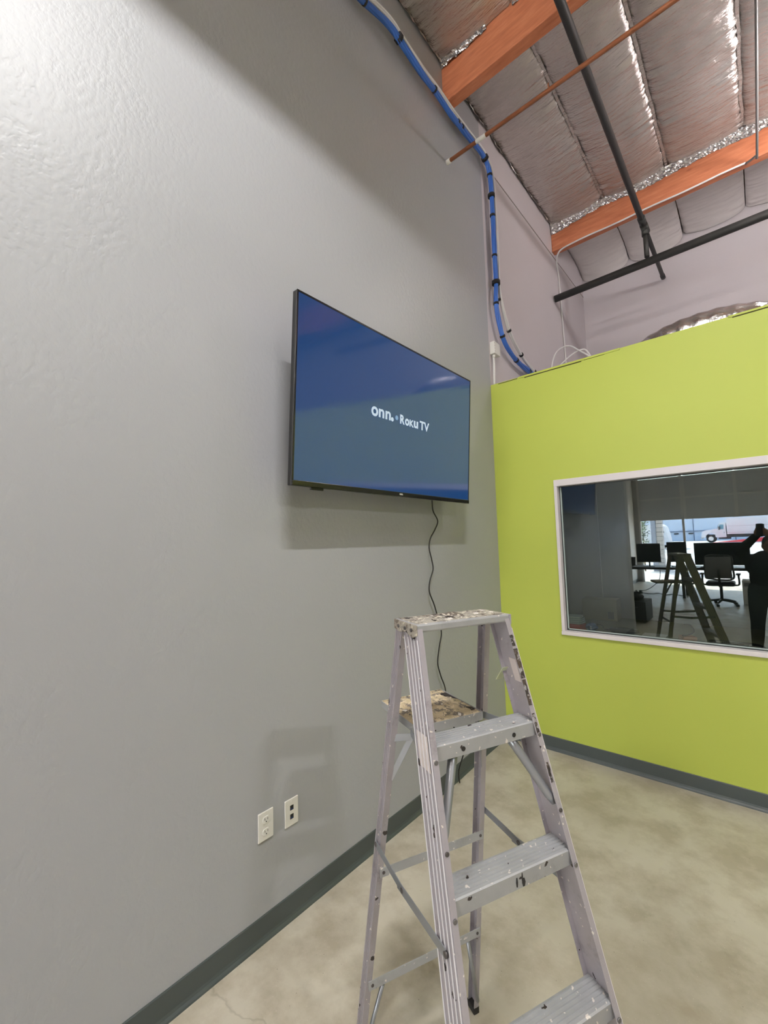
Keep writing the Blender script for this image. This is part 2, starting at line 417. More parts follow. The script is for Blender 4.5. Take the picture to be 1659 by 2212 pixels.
glyph(m, 'u', .109, .153, -.022, .021, .04); glyph(m, 'T', .169, .219, -.022, .033, .03); glyph(m, 'V', .214, .268, -.022, .033, .03)
m.build('screen_lettering', M_LOGO, scr)
m = MB()
TCs = TC
def badge_glyphs():
    b = MB(); base = (-TH/2+.012)/KS
    for i, ch in enumerate('onn.'):
        glyph(b, ch, -.017+i*.010, -.017+i*.010+(.009 if ch != '.' else .003), base-.004, base+(.005 if ch != '.' else -.001), .05)
    b.v = [p + tn*.0032 for p in b.v]; return b
badge_glyphs().build('brand_badge', M_WHITEPL, tv)
wm = thing('wall_bracket', 'black tilting wall bracket behind the television', 'bracket', (0, 1.928, 2.1))
MB().box(0, .012, 1.6, 2.25, 2.1, 2.5).build('wall_plate', M_BLACKPL, wm)
for yy in (1.72, 2.13):
    MB().tube([(.012, yy, 2.2), (.095, yy, 2.22)], .012, 8).build('arm', M_BLACKPL, wm)
# television cable
pts = [(.055,2.31,1.96),(.052,2.315,1.87),(.035,2.35,1.82),(.02,2.42,1.76),(.028,2.37,1.70),(.03,2.31,1.64),(.03,2.295,1.58),(.03,2.32,1.50),(.03,2.33,1.44),(.03,2.29,1.37),(.03,2.28,1.30),(.03,2.33,1.21),(.03,2.37,1.11),(.03,2.40,1.02),(.03,2.37,.94),(.03,2.345,.84),(.03,2.375,.75),(.03,2.42,.66),(.03,2.43,.55),(.05,2.46,.42),(.12,2.48,.3),(.06,2.5,.12),(.05,2.52,.03)]
tag(MB().tube(smooth_path(pts, 5), .0042, 8).build('power_cable', M_BLACKCAB), 'thin black cable dangling down the gray wall from the television', 'cable')

# ------------------------------------------------------------------ wall plates
def plate(name, label, cat, y0, y1, z0, z1):
    t = thing(name, label, cat, (0, (y0+y1)/2, z0))
    MB().box(0, .006, y0, y1, z0, z1).build('face_plate', M_WHITEPL, t, bevel=.003); return t
o1 = plate('power_outlet', 'white duplex power outlet low on the gray wall', 'outlet', 1.039, 1.113, .390, .506)
for zc in (.424, .472):
    c = MB(); n = 20
    ring = [(.0, 1.076+.017*math.cos(2*PI*i/n)*1.0, zc+max(-.0135, min(.0135, .017*math.sin(2*PI*i/n)))) for i in range(n)]
    c.loft([[(.006, y, z) for _, y, z in ring], [(.0085, y, z) for _, y, z in ring]])
    s_ = c.build('socket', M_WHITEPL, o1)
    MB().box(.0085, .0089, 1.0685, 1.0705, zc-.001, zc+.008).build('slot', M_SLOT, s_)
    MB().box(.0085, .0089, 1.0815, 1.0835, zc-.001, zc+.008).build('slot', M_SLOT, s_)
    MB().cyl((.0085, 1.076, zc-.007), (.0089, 1.076, zc-.007), .0025, 10).build('ground_hole', M_SLOT, s_)
MB().cyl((.006, 1.076, .448), (.0075, 1.076, .448), .003, 10).build('screw', M_WHITEPL, o1)
o2 = plate('data_outlet', 'white two port data plate beside the power outlet', 'outlet', 1.172, 1.244, .384, .498)
for zc in (.423, .460):
    MB().box(.006, .0068, 1.199, 1.217, zc-.010, zc+.010).build('port', M_SLOT, o2)
    MB().box(.0068, .0072, 1.202, 1.214, zc-.008, zc-.003).build('port_latch', M_BLUEPORT, o2)
for zc in (.396, .486): MB().cyl((.006, 1.208, zc), (.007, 1.208, zc), .003, 10).build('screw', M_WHITEPL, o2)

# ------------------------------------------------------------------ ceiling: beams, foil batts, pipes
def beam(label, y0, y1, z0, z1):
    t = tag(MB().box(0, RX, y0, y1, z0, z1).build('ceiling_beam', M_WOOD, bevel=.006), label, 'beam'); return t
beam('orange laminated ceiling beam above the television with blue cables passing under its end', 2.735, 2.825, 5.085, ROOF)
beam('orange laminated ceiling beam with a long crumpled foil edge', 5.125, 5.215, 5.095, ROOF)
def batt(x0, x1, y0, y1, z, mat, sag, seed, droop=0.0, amp=.010):
    def fn(u, v):
        x = x0 + (x1-x0)*u; y = y0 + (y1-y0)*v
        s = -sag*math.sin(PI*u)**.7*(.6+.4*math.sin(PI*v))
        n1 = noise.noise(Vector((x*4+seed, y*17, seed)))
        n2 = noise.noise(Vector((x*9, y*34+seed*2, seed*3)))
        edge = 1 - abs(2*u-1)
        w = 1.5*amp*((.5-abs(n1)*1.6)*(.4+1.6*(1-edge)**1.5) + .35*n2)
        dz = 0
        if droop:
            q = max(0, (v-.55)/.45); dz = -droop*(q**2.2)*(.55+.45*math.sin(PI*u)**.6)
        lip = .016*max(0, 1-u/.05) + .016*max(0, 1-(1-u)/.05)
        return (x, y, z + s + w + dz + lip)
    return MB().grid(fn, 22, 90).build('foil_batt', mat, CEIL)
XS = [0.0, .60, 1.20, 1.80, 2.40, 3.0, 3.6]
for i in range(len(XS)-1):
    x0, x1 = XS[i]+.004, XS[i+1]-.004
    batt(x0, x1, 2.83, 5.12, ZC, M_FOIL, .035+.02*(i % 2), 3.1*i+1)
    batt(x0, x1, 5.22, BACK-.015, ZC+.01, M_VINYL, .03, 5.7*i+40, [.20,.19,.10,.08,.08,.08][i], .006)
    batt(x0, x1, .45, 2.73, ZC, M_FOIL, .03, 2.3*i+80)
for i in range(1, len(XS)-1):      # stapled seam flaps between the batts
    def seam(x, y0, y1, z, mat, sd):
        def fn(u, v):
            y = y0+(y1-y0)*v
            return (x + (u-.5)*.022 + .006*noise.noise(Vector((sd, y*5, 0))), y, z + .012*abs(noise.noise(Vector((sd, y*9, 1)))) + .004)
        MB().grid(fn, 4, 50).build('seam_flap', mat, CEIL)
    seam(XS[i], 2.83, 5.12, ZC-.002, M_FOIL, i*3.0); seam(XS[i], .45, 2.73, ZC-.002, M_FOIL, i*3.0+50)
# crumpled foil lips stapled to the beams
def lip(name, x0, x1, y, ztop, h, seed, side=-1):
    nx = int((x1-x0)*90)
    def fn(u, v):
        x = x0+(x1-x0)*u
        hh = h*(.75+.5*noise.noise(Vector((x*2.1+seed, 0, 0))))
        c = noise.noise(Vector((x*13+seed+v*2, v*2.2, 0)))*.030 + noise.noise(Vector((x*34+v*5, v*5, seed)))*.014
        return (x, y + side*(.004+abs(c)+.03*(1-v)**2), ztop - hh*v + .006*noise.noise(Vector((x*30, seed, v*2))))
    return MB().grid(fn, nx, 8, False).build(name, M_FOILSHINY, CEIL)
lip('foil_lip', .01, 3.2, 5.125, ZC+.0, .12, 3.3)
lip('foil_lip', .01, .40, 2.735, ZC+.0, .06, 9.3); lip('foil_lip', .60, 1.6, 2.735, ZC+.0, .05, 19.3)
# ragged foil edge along the left wall
def edge_strip(y0, y1, seed):
    def fn(u, v):
        y = y0+(y1-y0)*u
        c = abs(noise.noise(Vector((y*12+seed, v*3, 0))))*.03
        return (.004+.012*v+c*v, y, ZC+.03 - .055*v*(0.8+.6*noise.noise(Vector((y*5, seed, 0)))))
    MB().grid(fn, int((y1-y0)*60), 5, False).build('foil_edge', M_FOIL, CEIL)
edge_strip(.45, 2.73, 1.0); edge_strip(2.83, 5.12, 5.0)

p = thing('sprinkler_main_pipe', 'thick black iron pipe running under both beams with a coupling', 'pipe', (.97, 0, 4.87))
MB().tube([(.97, -2.0, 4.87), (.97, 5.0, 4.87)], .028, 16).build('pipe_run', M_PIPE, p)
MB().tube([(.97, 4.95, 4.87), (.97, 6.22, 4.87)], .022, 16).build('pipe_run', M_PIPE, p)
MB().tube([(.97, 4.90, 4.87), (.97, 5.0, 4.87)], .035, 16).build('coupling', M_PIPE, p)
MB().tube([(.97, 5.03, 4.87), (.97, 5.17, 4.87)], .037, 16).tube([(.97, 5.1, 4.87), (.97, 5.1, 4.79)], .034, 14).build('tee_fitting', M_PIPE, p)
MB().tube([(.97, 5.1, 4.82), (.97, 5.1, 4.552)], .024, 14).build('drop_nipple', M_PIPE, p)
MB().tube([(.97, 6.19, 4.87), (.97, 6.26, 4.87)], .027, 16).build('end_cap', M_PIPE, p)
p = thing('sprinkler_branch_pipe', 'black iron pipe running along below the foil edged beam, cut end at the wall', 'pipe', (0, 5.1, 4.49))
MB().tube([(.012, 5.1, 4.485), (4.5, 5.1, 4.53)], .040, 16).build('pipe_run', M_PIPE, p)
MB().tube([(.0, 5.1, 4.485), (.011, 5.1, 4.485)], .020, 12).build('white_plug', M_WHITECAB, p)
p = thing('copper_pipe', 'thin brown copper pipe crossing under the black pipe from the gray wall', 'pipe', (0, 2.76, 4.605))
MB().tube([(.03, 2.76, 4.605), (4.0, 2.76, 4.605)], .0145, 14).build('pipe_run', M_COPPER, p)
MB().tube([(.0, 2.76, 4.605), (.035, 2.76, 4.605)], .018, 14).build('white_end', M_WHITEPL, p)
MB().tube([(.26, 2.76, 4.6055), (.34, 2.76, 4.6055)], .0155, 14).build('paint_patch', M_WHITEPL, p)
MB().cyl((.80, 2.76, 4.605), (.805, 2.755, 4.65), .005, 8).build('clip', M_COPPER, p)
pts = [(1.88,2.84,5.05),(1.88,3.6,5.05),(1.88,4.95,5.05),(1.87,5.04,5.055),(1.80,5.115,5.075)]
tag(MB().tube(smooth_path(pts, 6), .010, 10).build('ceiling_conduit', M_CONDUIT), 'gray conduit running between the two beams overhead', 'conduit')
pts = [(1.80,5.112,5.082)] + [(1.8-.17*i, 5.112, 5.082+.004*math.sin(i*1.7)) for i in range(1, 10)] + [(.12,5.12,5.075),(.05,5.16,5.05),(.013,5.24,5.0),(.011,5.28,4.9),(.011,5.31,4.6),(.011,5.33,4.3),(.011,5.36,3.9),(.011,5.38,3.4),(.011,5.39,2.97)]
tag(MB().tube(smooth_path(pts, 5), .009, 8).build('beam_cable', M_WHITECAB), 'white cable along the bottom of the foil edged beam, then down the pale wall', 'cable')

# ------------------------------------------------------------------ cable bundles on the wall
bl = thing('blue_cable_bundle', 'thick strapped bundle of blue network cables along the top of the gray wall', 'cable bundle', (.035, 3.4, 3.33))
run = [(.052,.9,4.86),(.052,1.30,4.88),(.052,1.69,4.925),(.052,2.00,5.02),(.052,2.14,5.02),(.052,2.40,4.995),(.052,2.56,5.0),(.052,2.78,4.985),(.052,2.95,4.995),(.052,3.15,5.01),(.052,3.30,5.015),(.052,3.385,4.97),(.052,3.42,4.86),(.052,3.425,4.74),(.052,3.43,4.5),(.052,3.43,4.3),(.052,3.43,4.1),(.052,3.43,3.90)]
btail = [(.052,3.41,3.72),(.052,3.44,3.58),(.052,3.52,3.42),(.052,3.66,3.335),(.052,3.86,3.29),(.052,4.10,3.28),(.052,4.3,3.25)]
wtail = [(.052,3.47,3.74),(.052,3.57,3.62),(.052,3.70,3.50),(.052,3.82,3.43),(.052,4.0,3.36),(.052,4.24,3.31),(.052,4.45,3.25)]
A = smooth_path(run + btail, 8); B = smooth_path(run + wtail, 8)
def strands(path, offs, r, mat, par, name, tw=2.2, pinch=None):
    for k, (ou, ov) in enumerate(offs):
        pp = []
        for i, q in enumerate(path):
            t = (path[min(i+1, len(path)-1)] - path[max(i-1, 0)]).normalized()
            n = V(1,0,0); w = t.cross(n).normalized()
            a = i*.045*tw; loose = 1 + .35*math.sin(i*.21+1)
            cu, cv = ou*math.cos(a)-ov*math.sin(a), ou*math.sin(a)+ov*math.cos(a)
            pp.append(q + n*cu*.8 + w*cv*loose)
        MB().tube(pp, r, 7).build(name, mat, par)
ring5 = [(.0145*math.cos(2*PI*i/6), .0145*math.sin(2*PI*i/6)) for i in range(6)]
strands(A, ring5 + [(0,0)], .0088, M_BLUECAB, bl, 'blue_cable')
wb = thing('white_cable_bundle', 'strapped white cables beside the blue bundle, curving onto the green wall top', 'cable bundle', (.035, 3.45, 3.33))
def shift(path, k):
    out = []
    for i, q in enumerate(path):
        t = (path[min(i+1, len(path)-1)] - path[max(i-1, 0)]).normalized(); w = t.cross(V(1,0,0)).normalized()
        f = max(0.0, 1 - max(0, i-8*len(run))/12.0)
        out.append(q + w*(-k)*f + V(.004, 0, 0)*f)
    return out
Bs = shift(B, .047)
strands(Bs, [(.007,0),(-.007,.006),(0,-.010)], .0095, M_WHITECAB, wb, 'white_cable', 1.4)
def strap(path, idx, par, name, r, half, mat=M_VELCRO, off=V(0,0,0)):
    i = max(1, min(len(path)-2, idx)); t = (path[i+1]-path[i-1]).normalized()
    MB().tube([path[i]+off-t*half, path[i]+off+t*half], r, 12).build(name, mat, par)
def near(path, y, z): return min(range(len(path)), key=lambda i: (path[i].y-y)**2 + (path[i].z-z)**2)
for y, z, big in ((1.78,4.95,0),(2.12,5.02,1),(2.53,5.0,0),(2.86,4.99,0),(2.93,4.99,0),(3.33,5.0,1),(3.42,4.90,0),(3.425,4.72,1),(3.43,4.53,0),(3.43,4.14,0)):
    o_ = V(0, -.006, 0) if z < 4.96 and y > 3.3 else V(0,0,.006)
    strap(A, near(A, y, z), bl, 'cable_hook' if big else 'strap', 0.0315 if big else .0245, .014 if big else .008, off=o_)
strap(A, near(A, 3.43, 3.90), bl, 'cable_hook', .036, .016)
for y, z in ((3.40,3.70),(3.51,3.435),(3.78,3.30),(4.08,3.28)): strap(A, near(A, y, z), bl, 'strap', .024, .010)
for y, z in ((3.46,3.755),(3.66,3.535),(3.90,3.395),(4.2,3.315)): strap(B, near(B, y, z), wb, 'strap', .021, .010)

t = thing('junction_box', 'small white surface box on the pale wall above the green partition corner', 'junction box', (0, 3.42, 3.235))
MB().box(0, .045, 3.352, 3.46, 3.235, 3.345).build('box_body', M_WHITEPL, t, bevel=.004)
for k in range(4): MB().box(.045, .0462, 3.352+.004, 3.360, 3.25+k*.024, 3.262+k*.024).build('side_slot', plain('slot_gray', (170,166,164), .5), t)
MB().tube(smooth_path([(.022,3.375,3.236),(.022,3.376,3.17),(.022,3.372,3.1),(.022,3.366,3.03),(.022,3.362,2.96)], 5), .0095, 10).build('drop_cable', M_WHITECAB, t)
MB().cyl((.022,3.375,3.205),(.022,3.375,3.236), .013, 12).build('cable_gland', M_WHITEPL, t)
pts = [(.30,4.0,2.955),(.295,4.0,3.12),(.305,4.0,3.26),(.345,4.0,3.35),(.41,4.0,3.385),(.48,4.0,3.37),(.55,4.0,3.305),(.62,4.02,3.24),(.72,4.05,3.12),(.78,4.1,2.958)]
tag(MB().tube(smooth_path(pts, 6), .0062, 8).build('loop_cable', M_WHITECAB), 'white cable looping up in an arch above the green wall top', 'cable')
pts = [(.30,4.05,3.02),(.345,4.05,3.21),(.40,4.05,3.27),(.48,4.05,3.315),(.55,4.05,3.33),(.60,4.06,3.30),(.68,4.08,3.1),(.70,4.1,2.958)]
tag(MB().tube(smooth_path(pts, 6), .0062, 8).build('loop_cable', M_WHITECAB), 'lower white cable crossing beneath the taller white loop above the green wall', 'cable')
# flexible duct lying on the office roof
dp = []
for i in range(61):
    a = PI*(1-i/60); dp.append((1.44+.52*math.cos(a), 4.2, 2.985+.27*math.sin(a)**.9))
P_ = [Vector(q) for q in dp]; rr_ = [.135 + .004*math.sin(i*1.57) for i in range(61)]
tag(MB().tube(P_, rr_, 22).build('flexible_duct', M_FOILSHINY), 'shiny silver flexible duct arching up behind the green wall', 'duct')

# ------------------------------------------------------------------ step ladder
LP = dict(X=.9567, Y=1.075, yaw=1.1533, H=1.4024, wt=.1514, ws=.0584, vft=.0719, vfs=.2925, a=.0785, b=.0154, rwt=.1517, rws=.0523, vrt=-.0057, vrs=.1822, ra=.0367, rb=.0182)
LU = V(math.cos(LP['yaw']), math.sin(LP['yaw']), 0); LV = V(math.sin(LP['yaw']), -math.cos(LP['yaw']), 0); LO = V(LP['X'], LP['Y'], 0)
def lw(u, v, z): return LO + LU*u + LV*v + V(0,0,z)
LH = LP['H']
M_RIB = plain('polished_rib_edge', (240,238,242), .35, .2, .05, 40)
lad = thing('step_ladder', 'paint splattered aluminium step ladder with open pail shelf standing on the concrete', 'ladder', LO)
def fr(s, z, da=0, db=0):
    d = LH - z; return lw(s*(LP['wt']+LP['ws']*d-db), LP['vft']+LP['vfs']*d-da, z)
def rr(s, z, da=0, db=0):
    d = LH - z; return lw(s*(LP['rwt']+LP['rws']*d-db), LP['vrt']-LP['vrs']*d-da, z)
def channel(fn, s, a, b, z0, z1, th, ribs):
    prof = [(0, b), (0, 0)]
    for q in ribs: prof += [(a*q-.0020, 0), (a*q-.0016, -.0020), (a*q+.0016, -.0020), (a*q+.0020, 0)]
    prof += [(a, 0), (a, b), (a-th, b), (a-th, th), (th, th), (th, b)]
    return MB().loft([[fn(s, z, da, db) for da, db in prof] for z in (z1, z0)])
for s in (-1, 1):
    rl_ = channel(fr, s, LP['a'], LP['b'], .015, LH-.012, .0026, (.06, .27, .48, .69, .94)).build('front_rail', M_ALU, lad)
    for q in (.05, .27, .48, .69, .95):      # bright worn ribs along the web
        MB().loft([[fr(s, zz, LP['a']*q+o_, p_) for o_, p_ in ((-.0017,-.0017),(.0017,-.0017),(.0017,-.0030),(-.0017,-.0030))] for zz in (LH-.04, .015)]).build('rib', M_RIB, rl_)
for s in (-1, 1):
    channel(rr, s, LP['ra'], LP['rb'], .012, LH-.012, .0024, (.25, .5, .75)).build('rear_leg', M_ALU, lad)
def lbox(u0, u1, v0, v1, z0, z1):
    return MB().obox(lw((u0+u1)/2, (v0+v1)/2, (z0+z1)/2), (LU, LV, V(0,0,1)), ((u1-u0)/2, (v1-v0)/2, (z1-z0)/2))
# top cap with crusted paint skin and end castings
cap = lbox(-.155, .155, -.046, .076, LH-.0237, LH-.001).build('top_cap', M_ALU2, lad, bevel=.005)
def crust(u0, u1, v0, v1, z, amp, seed, name, mat, par, nu=60, nv=24):
    def fn(u, v):
        x = u0+(u1-u0)*u; y = v0+(v1-v0)*v
        e = min(1, 8*min(u, 1-u, v, 1-v))
        return lw(x, y, z + e*(.0006+amp*max(0, noise.noise(Vector((x*26+seed, y*26, 0)))) + amp*.5*abs(noise.noise(Vector((x*70, y*70, seed))))))
    return MB().grid(fn, nu, nv).build(name, mat, par)
crust(-.150, .150, -.042, .070, LH-.001, .006, 3, 'paint_crust', M_CAP, cap)
for s in (-1, 1):
    b0, b1 = sorted((s*.1535, s*.1585))
    e = MB().loft([[lw(b, -.049, LH-.003), lw(b, .079, LH-.002), lw(b, .079, LH-.030), lw(b, .058, LH-.038), lw(b, .02, LH-.028), lw(b, -.02, LH-.034), lw(b, -.049, LH-.028)] for b in (b0, b1)]).build('end_casting', M_CAP if s < 0 else M_ALU, lad, bevel=.0015)
    for v in (-.02, .02, .055):
        MB().cyl(lw(s*.1585, v, LH-.018), lw(s*.161, v, LH-.018), .005, 10).build('rivet', M_RIVET, e)
# steps
for zi, z in enumerate((1.1252, .8421, .5579, .275)):
    d = LH - z; w = LP['wt'] + LP['ws']*d - .0035; vf = LP['vft'] + LP['vfs']*d - .002; dep = .071; lipd = .036
    prof = [(vf, z-lipd), (vf, z-.002)]
    for k in range(7):
        q = vf - .004 - k*(dep-.010)/6.0
        prof += [(q, z+.0), (q-.0035, z+.0), (q-.0045, z-.0022), (q-(dep-.010)/6+.001, z-.0022)] if k < 6 else [(q, z)]
    prof += [(vf-dep, z-.002), (vf-dep, z-.03), (vf-dep+.0022, z-.03), (vf-dep+.0022, z-.006), (vf-.0025, z-.006), (vf-.0025, z-lipd)]
    st = MB().loft([[lw(u, v, zz) for v, zz in prof] for u in (-w, w)]).build('step', M_ALU2, lad)
    if zi == 0:
        for u in (-.075, .085): MB().cyl(lw(u, vf, z-.021), lw(u, vf+.0012, z-.021), .0058, 14).build('bolt_hole', M_RUBBER, st)
    for s in (-1, 1):
        for zz in (z-.030,):
            c = fr(s, zz, 0, .008); MB().cyl(c, c+LV*.003, .0052, 12).build('rivet', M_STEEL2, st)
# step braces under the top step
d1 = LH-1.1252; vf1 = LP['vft']+LP['vfs']*d1
for s in (-1, 1):
    a_ = lw(s*.088, vf1-.028, 1.092); b_ = fr(s, .935, .014, .010); c_ = fr(s, .925, .014, .008)
    br = MB().tube([a_, a_.lerp(b_, .15), a_.lerp(b_, .5), a_.lerp(b_, .88), b_], [.013, .012, .011, .011, .008], 10).build('step_brace', M_STEEL, lad)
    MB().obox(lw(s*.088, vf1-.028, 1.096), (LU, LV, V(0,0,1)), (.013, .012, .003)).build('brace_tab', M_STEEL, br)
    c = fr(s, .925, 0, .008); MB().cyl(c, c+LV*.003, .005, 10).build('rivet', M_RIVET, br)
# rear cross bars
for z in (.676, .326):
    q0, q1 = rr(-1, z, -.0015, .006), rr(1, z, -.0015, .006)
    ax = (q1-q0).normalized(); ln = (q1-q0).length
    rb_ = MB().obox((q0+q1)/2 - V(0,0,.012), (ax, LV, V(0,0,1)), (ln/2, .0013, .0125)).build('rear_bar', M_ALU2, lad)
    for e_ in (q0.lerp(q1, .03), q0.lerp(q1, .97)): MB().cyl(e_-V(0,0,.012)+LV*.001, e_-V(0,0,.012)+LV*.003, .0045, 10).build('rivet', M_RIVET, rb_)
for s in (-1, 1):  # diagonal foot braces of the rear frame
    a_ = rr(s, .30, -.002, .055); b_ = rr(s, .05, -.002, .006)
    MB().tube([a_, b_], .0065, 6).build('rear_brace', M_STEEL, lad)
# spreaders
for s in (-1, 1):
    a_ = rr(s, .742, .018, -.004); b_ = fr(s, .742, .035, -.004); mid = a_.lerp(b_, .45) + V(0,0,-.012)
    def strip(p0, p1, wd, name, par):
        ax = (p1-p0).normalized(); up = V(0,0,1); nn = ax.cross(up).normalized(); up2 = nn.cross(ax)
        return MB().obox((p0+p1)/2, (ax, up2, nn), ((p1-p0).length/2, wd, .0012)).build(name, M_STEEL, par, bevel=.0008)
    sp = strip(a_, mid, .0105, 'spreader', lad)
    strip(mid-(b_-mid).normalized()*.03, b_, .0115, 'spreader_arm', sp)
    for q in (a_, mid, b_): MB().cyl(q-LU*.003, q+LU*.003, .0065, 12).build('pivot', M_RIVET, sp)
# pail shelf
zs = 1.10
ps = lbox(-.113, .113, -.245, -.02, zs-.004, zs).build('pail_shelf', M_PAIL, lad)
crust(-.113, .113, -.245, -.02, zs, .012, 11, 'paint_crust', M_PAIL, ps, 40, 40)
lbox(-.115, .115, -.022, -.019, zs-.022, zs+.001).build('shelf_lip', M_ALU2, ps)
for s in (-1, 1):
    b0, b1 = sorted((s*.113, s*.1155)); lbox(b0, b1, -.248, -.019, zs-.018, zs+.002).build('shelf_side', M_ALU2, ps)
    a_ = lw(s*.113, -.035, zs-.018); b_ = rr(s, .94 if s < 0 else .90, .004, .014)
    q = strip(a_, b_, .008, 'shelf_strut', ps)
    a_ = lw(s*.125, -.03, zs-.012); b_ = fr(s, 1.085, .07, .01); strip(a_, b_, .010, 'shelf_arm', ps)
for s in (-1, 1): strip(rr(s, 1.062, .004, .01), lw(s*.105, -.032, 1.07), .010, 'shelf_bracket', ps)
lbox(-.113, .113, -.25, -.246, zs-.02, zs+.002).build('shelf_lip', M_PAIL, ps)
# dried paint smears and drips
for z0, z1, b0, b1 in ((1.315,1.345,.004,.0154),(1.232,1.308,.001,.0154),(1.165,1.228,.003,.0150),(1.09,1.145,.004,.0135),(.985,1.03,.004,.013)):
    rings = []
    for k in range(9):
        zz = z0+(z1-z0)*k/8; e0 = b0+.003*noise.noise(Vector((zz*90,1,0))); e1 = b1+.002*noise.noise(Vector((zz*110,5,0)))
        rings.append([fr(1, zz, 0, e0), fr(1, zz, 0, e1), fr(1, zz, -.0012, e1-.001), fr(1, zz, -.0012, e0+.001)])
    MB().loft(rings).build('paint_smear', M_SMEAR, lad)
vf2 = LP['vft'] + LP['vfs']*(LH-.8421) - .002
for u, h0, h1, wd in ((.002, .010, .030, .0025), (.018, .004, .022, .0018), (.022, .016, .034, .005)):
    MB().loft([[lw(u+(-1 if q in (0,3) else 1)*ww, vf2+(.0012 if q < 2 else -.0005), .8421-hh) for q in range(4)] for hh, ww in ((h0, wd*.4), ((h0+h1)/2, wd), (h1, wd*.5))]).build('paint_drip', M_RUBBER, lad)
# stickers, tape and feet
def rail_patch(s, z0, z1, da0, da1, off, mat, name, inner=False):
    o_ = off
    vs = []
    for z, da in ((z0, da0), (z0, da1), (z1, da1+.002), (z1, da0-.001)):
        vs.append(fr(s, z, da, o_))
    for z, da in ((z0, da0), (z0, da1), (z1, da1+.002), (z1, da0-.001)):
        vs.append(fr(s, z, da, o_ + (-.0006 if not inner else .0006)))
    return MB().add(vs, [(0,1,2,3),(4,5,6,7),(0,1,5,4),(1,2,6,5),(2,3,7,6),(3,0,4,7)]).build(name, mat, lad)
rail_patch(-1, 1.070, 1.145, .012, .062, -.0018, M_STICKER, 'paper_sticker')
rail_patch(1, 1.215, 1.275, .020, .045, .0028, M_STICKER, 'paper_sticker', True)
q = fr(1, 1.225, .085, .012)
MB().obox(q + V(0,0,.0), ((LV*.6+V(0,0,.8)).normalized(), LU, (LV*.8-V(0,0,.6)).normalized()), (.026, .012, .0006)).build('tape_tab', M_TAPE, lad)
for s in (-1, 1):
    c = rr(s, .012, LP['ra']/2, LP['rb']/2); MB().obox(c, (LU, LV, V(0,0,1)), (.011, .0205, .011)).build('rubber_foot', M_RUBBER, lad, bevel=.002)
    c = fr(s, .015, LP['a']/2, LP['b']/2); MB().obox(c, (LU, LV, V(0,0,1)), (.014, .045, .015)).build('rubber_foot', M_RUBBER, lad, bevel=.002)

# ------------------------------------------------------------------ pendant strip lights
M_SHADE = plain('white_enamel_shade', (225,225,222), .4, .0, .03)
M_TUBE = emis('lamp_tube_glow', (255,250,244), 6.0)
def strip_light(label, x, y, z, watt, cut=.135, hw=.20, ln=.64):
    t = thing('pendant_strip_light', label, 'light', (x, y, z), )
    dz = cut
    m = MB()
    for s in (-1, 1):
        m.loft([[(x+s*.05, yy, z+.03), (x+s*.055, yy, z+.03), (x+s*(hw+.004), yy, z-dz), (x+s*hw, yy, z-dz)] for yy in (y-ln, y+ln)])
        m.box(x-hw-.004, x+hw+.004, y+s*ln-.003, y+s*ln+.003, z-dz, z+.03)
    m.box(x-.055, x+.055, y-ln, y+ln, z+.03, z+.07)
    m.build('reflector', M_SHADE, t)
    for s in (-1, 1): MB().cyl((x, y+s*(ln-.14), z+.07), (x, y+s*(ln-.14), ROOF), .003, 6).build('hanger', M_STEEL, t)
    MB().cyl((x, y-ln+.04, z+.022), (x, y+ln-.04, z+.022), .006, 8).build('tube', M_TUBE, t)
    la = bpy.data.lights.new('lamp_light', 'AREA'); la.shape = 'RECTANGLE'; la.size = .05; la.size_y = 2*ln-.08; la.energy = watt; la.color = (1.0, .985, .975)
    lo = bpy.data.objects.new('lamp_light', la); COL.objects.link(lo); lo.parent = t; lo.location = (0, 0, .004); return t
strip_light('white pendant strip light hanging high beside the television wall', 2.0, .1, 5.2, LAMP_W, .254, .35)
strip_light('short white pendant light hanging far out over the middle of the room', 5.2, .2, 4.32, LAMP_W*.55, .06, .20, .22)
def batten(label, x, y, z):
    t = thing('bare_batten_light', label, 'light', (x, y, z))
    MB().box(x-.65, x+.65, y-.05, y+.05, z+.06, z+.11).build('housing', M_SHADE, t, bevel=.004)
    for s in (-1, 1):
        MB().cyl((x+s*.5, y, z+.11), (x+s*.5, y, ROOF), .003, 6).build('hanger', M_STEEL, t)
        MB().box(x+s*.63-.015, x+s*.63+.015, y-.035, y+.035, z-.03, z+.06).build('lamp_holder', M_SHADE, t)
    MB().cyl((x-.61, y, z), (x+.61, y, z), .03, 14).build('tube', M_BATTEN, t)
M_BATTEN = emis('batten_tube_glow', (255,250,248), BATTEN_L)
batten('bare tube batten light hanging near the wall behind the photographer', .9, -4.6, 4.62)

gl_ = thing('added_globe_light', 'added unseen white globe fill light over the flat office roof', 'light', (2.4, 4.4, 4.63))  # added out of view to brighten the back wall and ceiling
MB().ellip((2.4, 4.4, 4.75), (.12, .12, .12), 24, 14).build('globe', emis('added_globe_glow', (255,248,248), FILL_GLOBE_L), gl_)
MB().cyl((2.4, 4.4, 4.85), (2.4, 4.4, 4.93), .05, 16).build('cap', M_SHADE, gl_)
MB().cyl((2.4, 4.4, 4.93), (2.4, 4.4, ROOF), .006, 8).build('stem', M_STEEL, gl_)

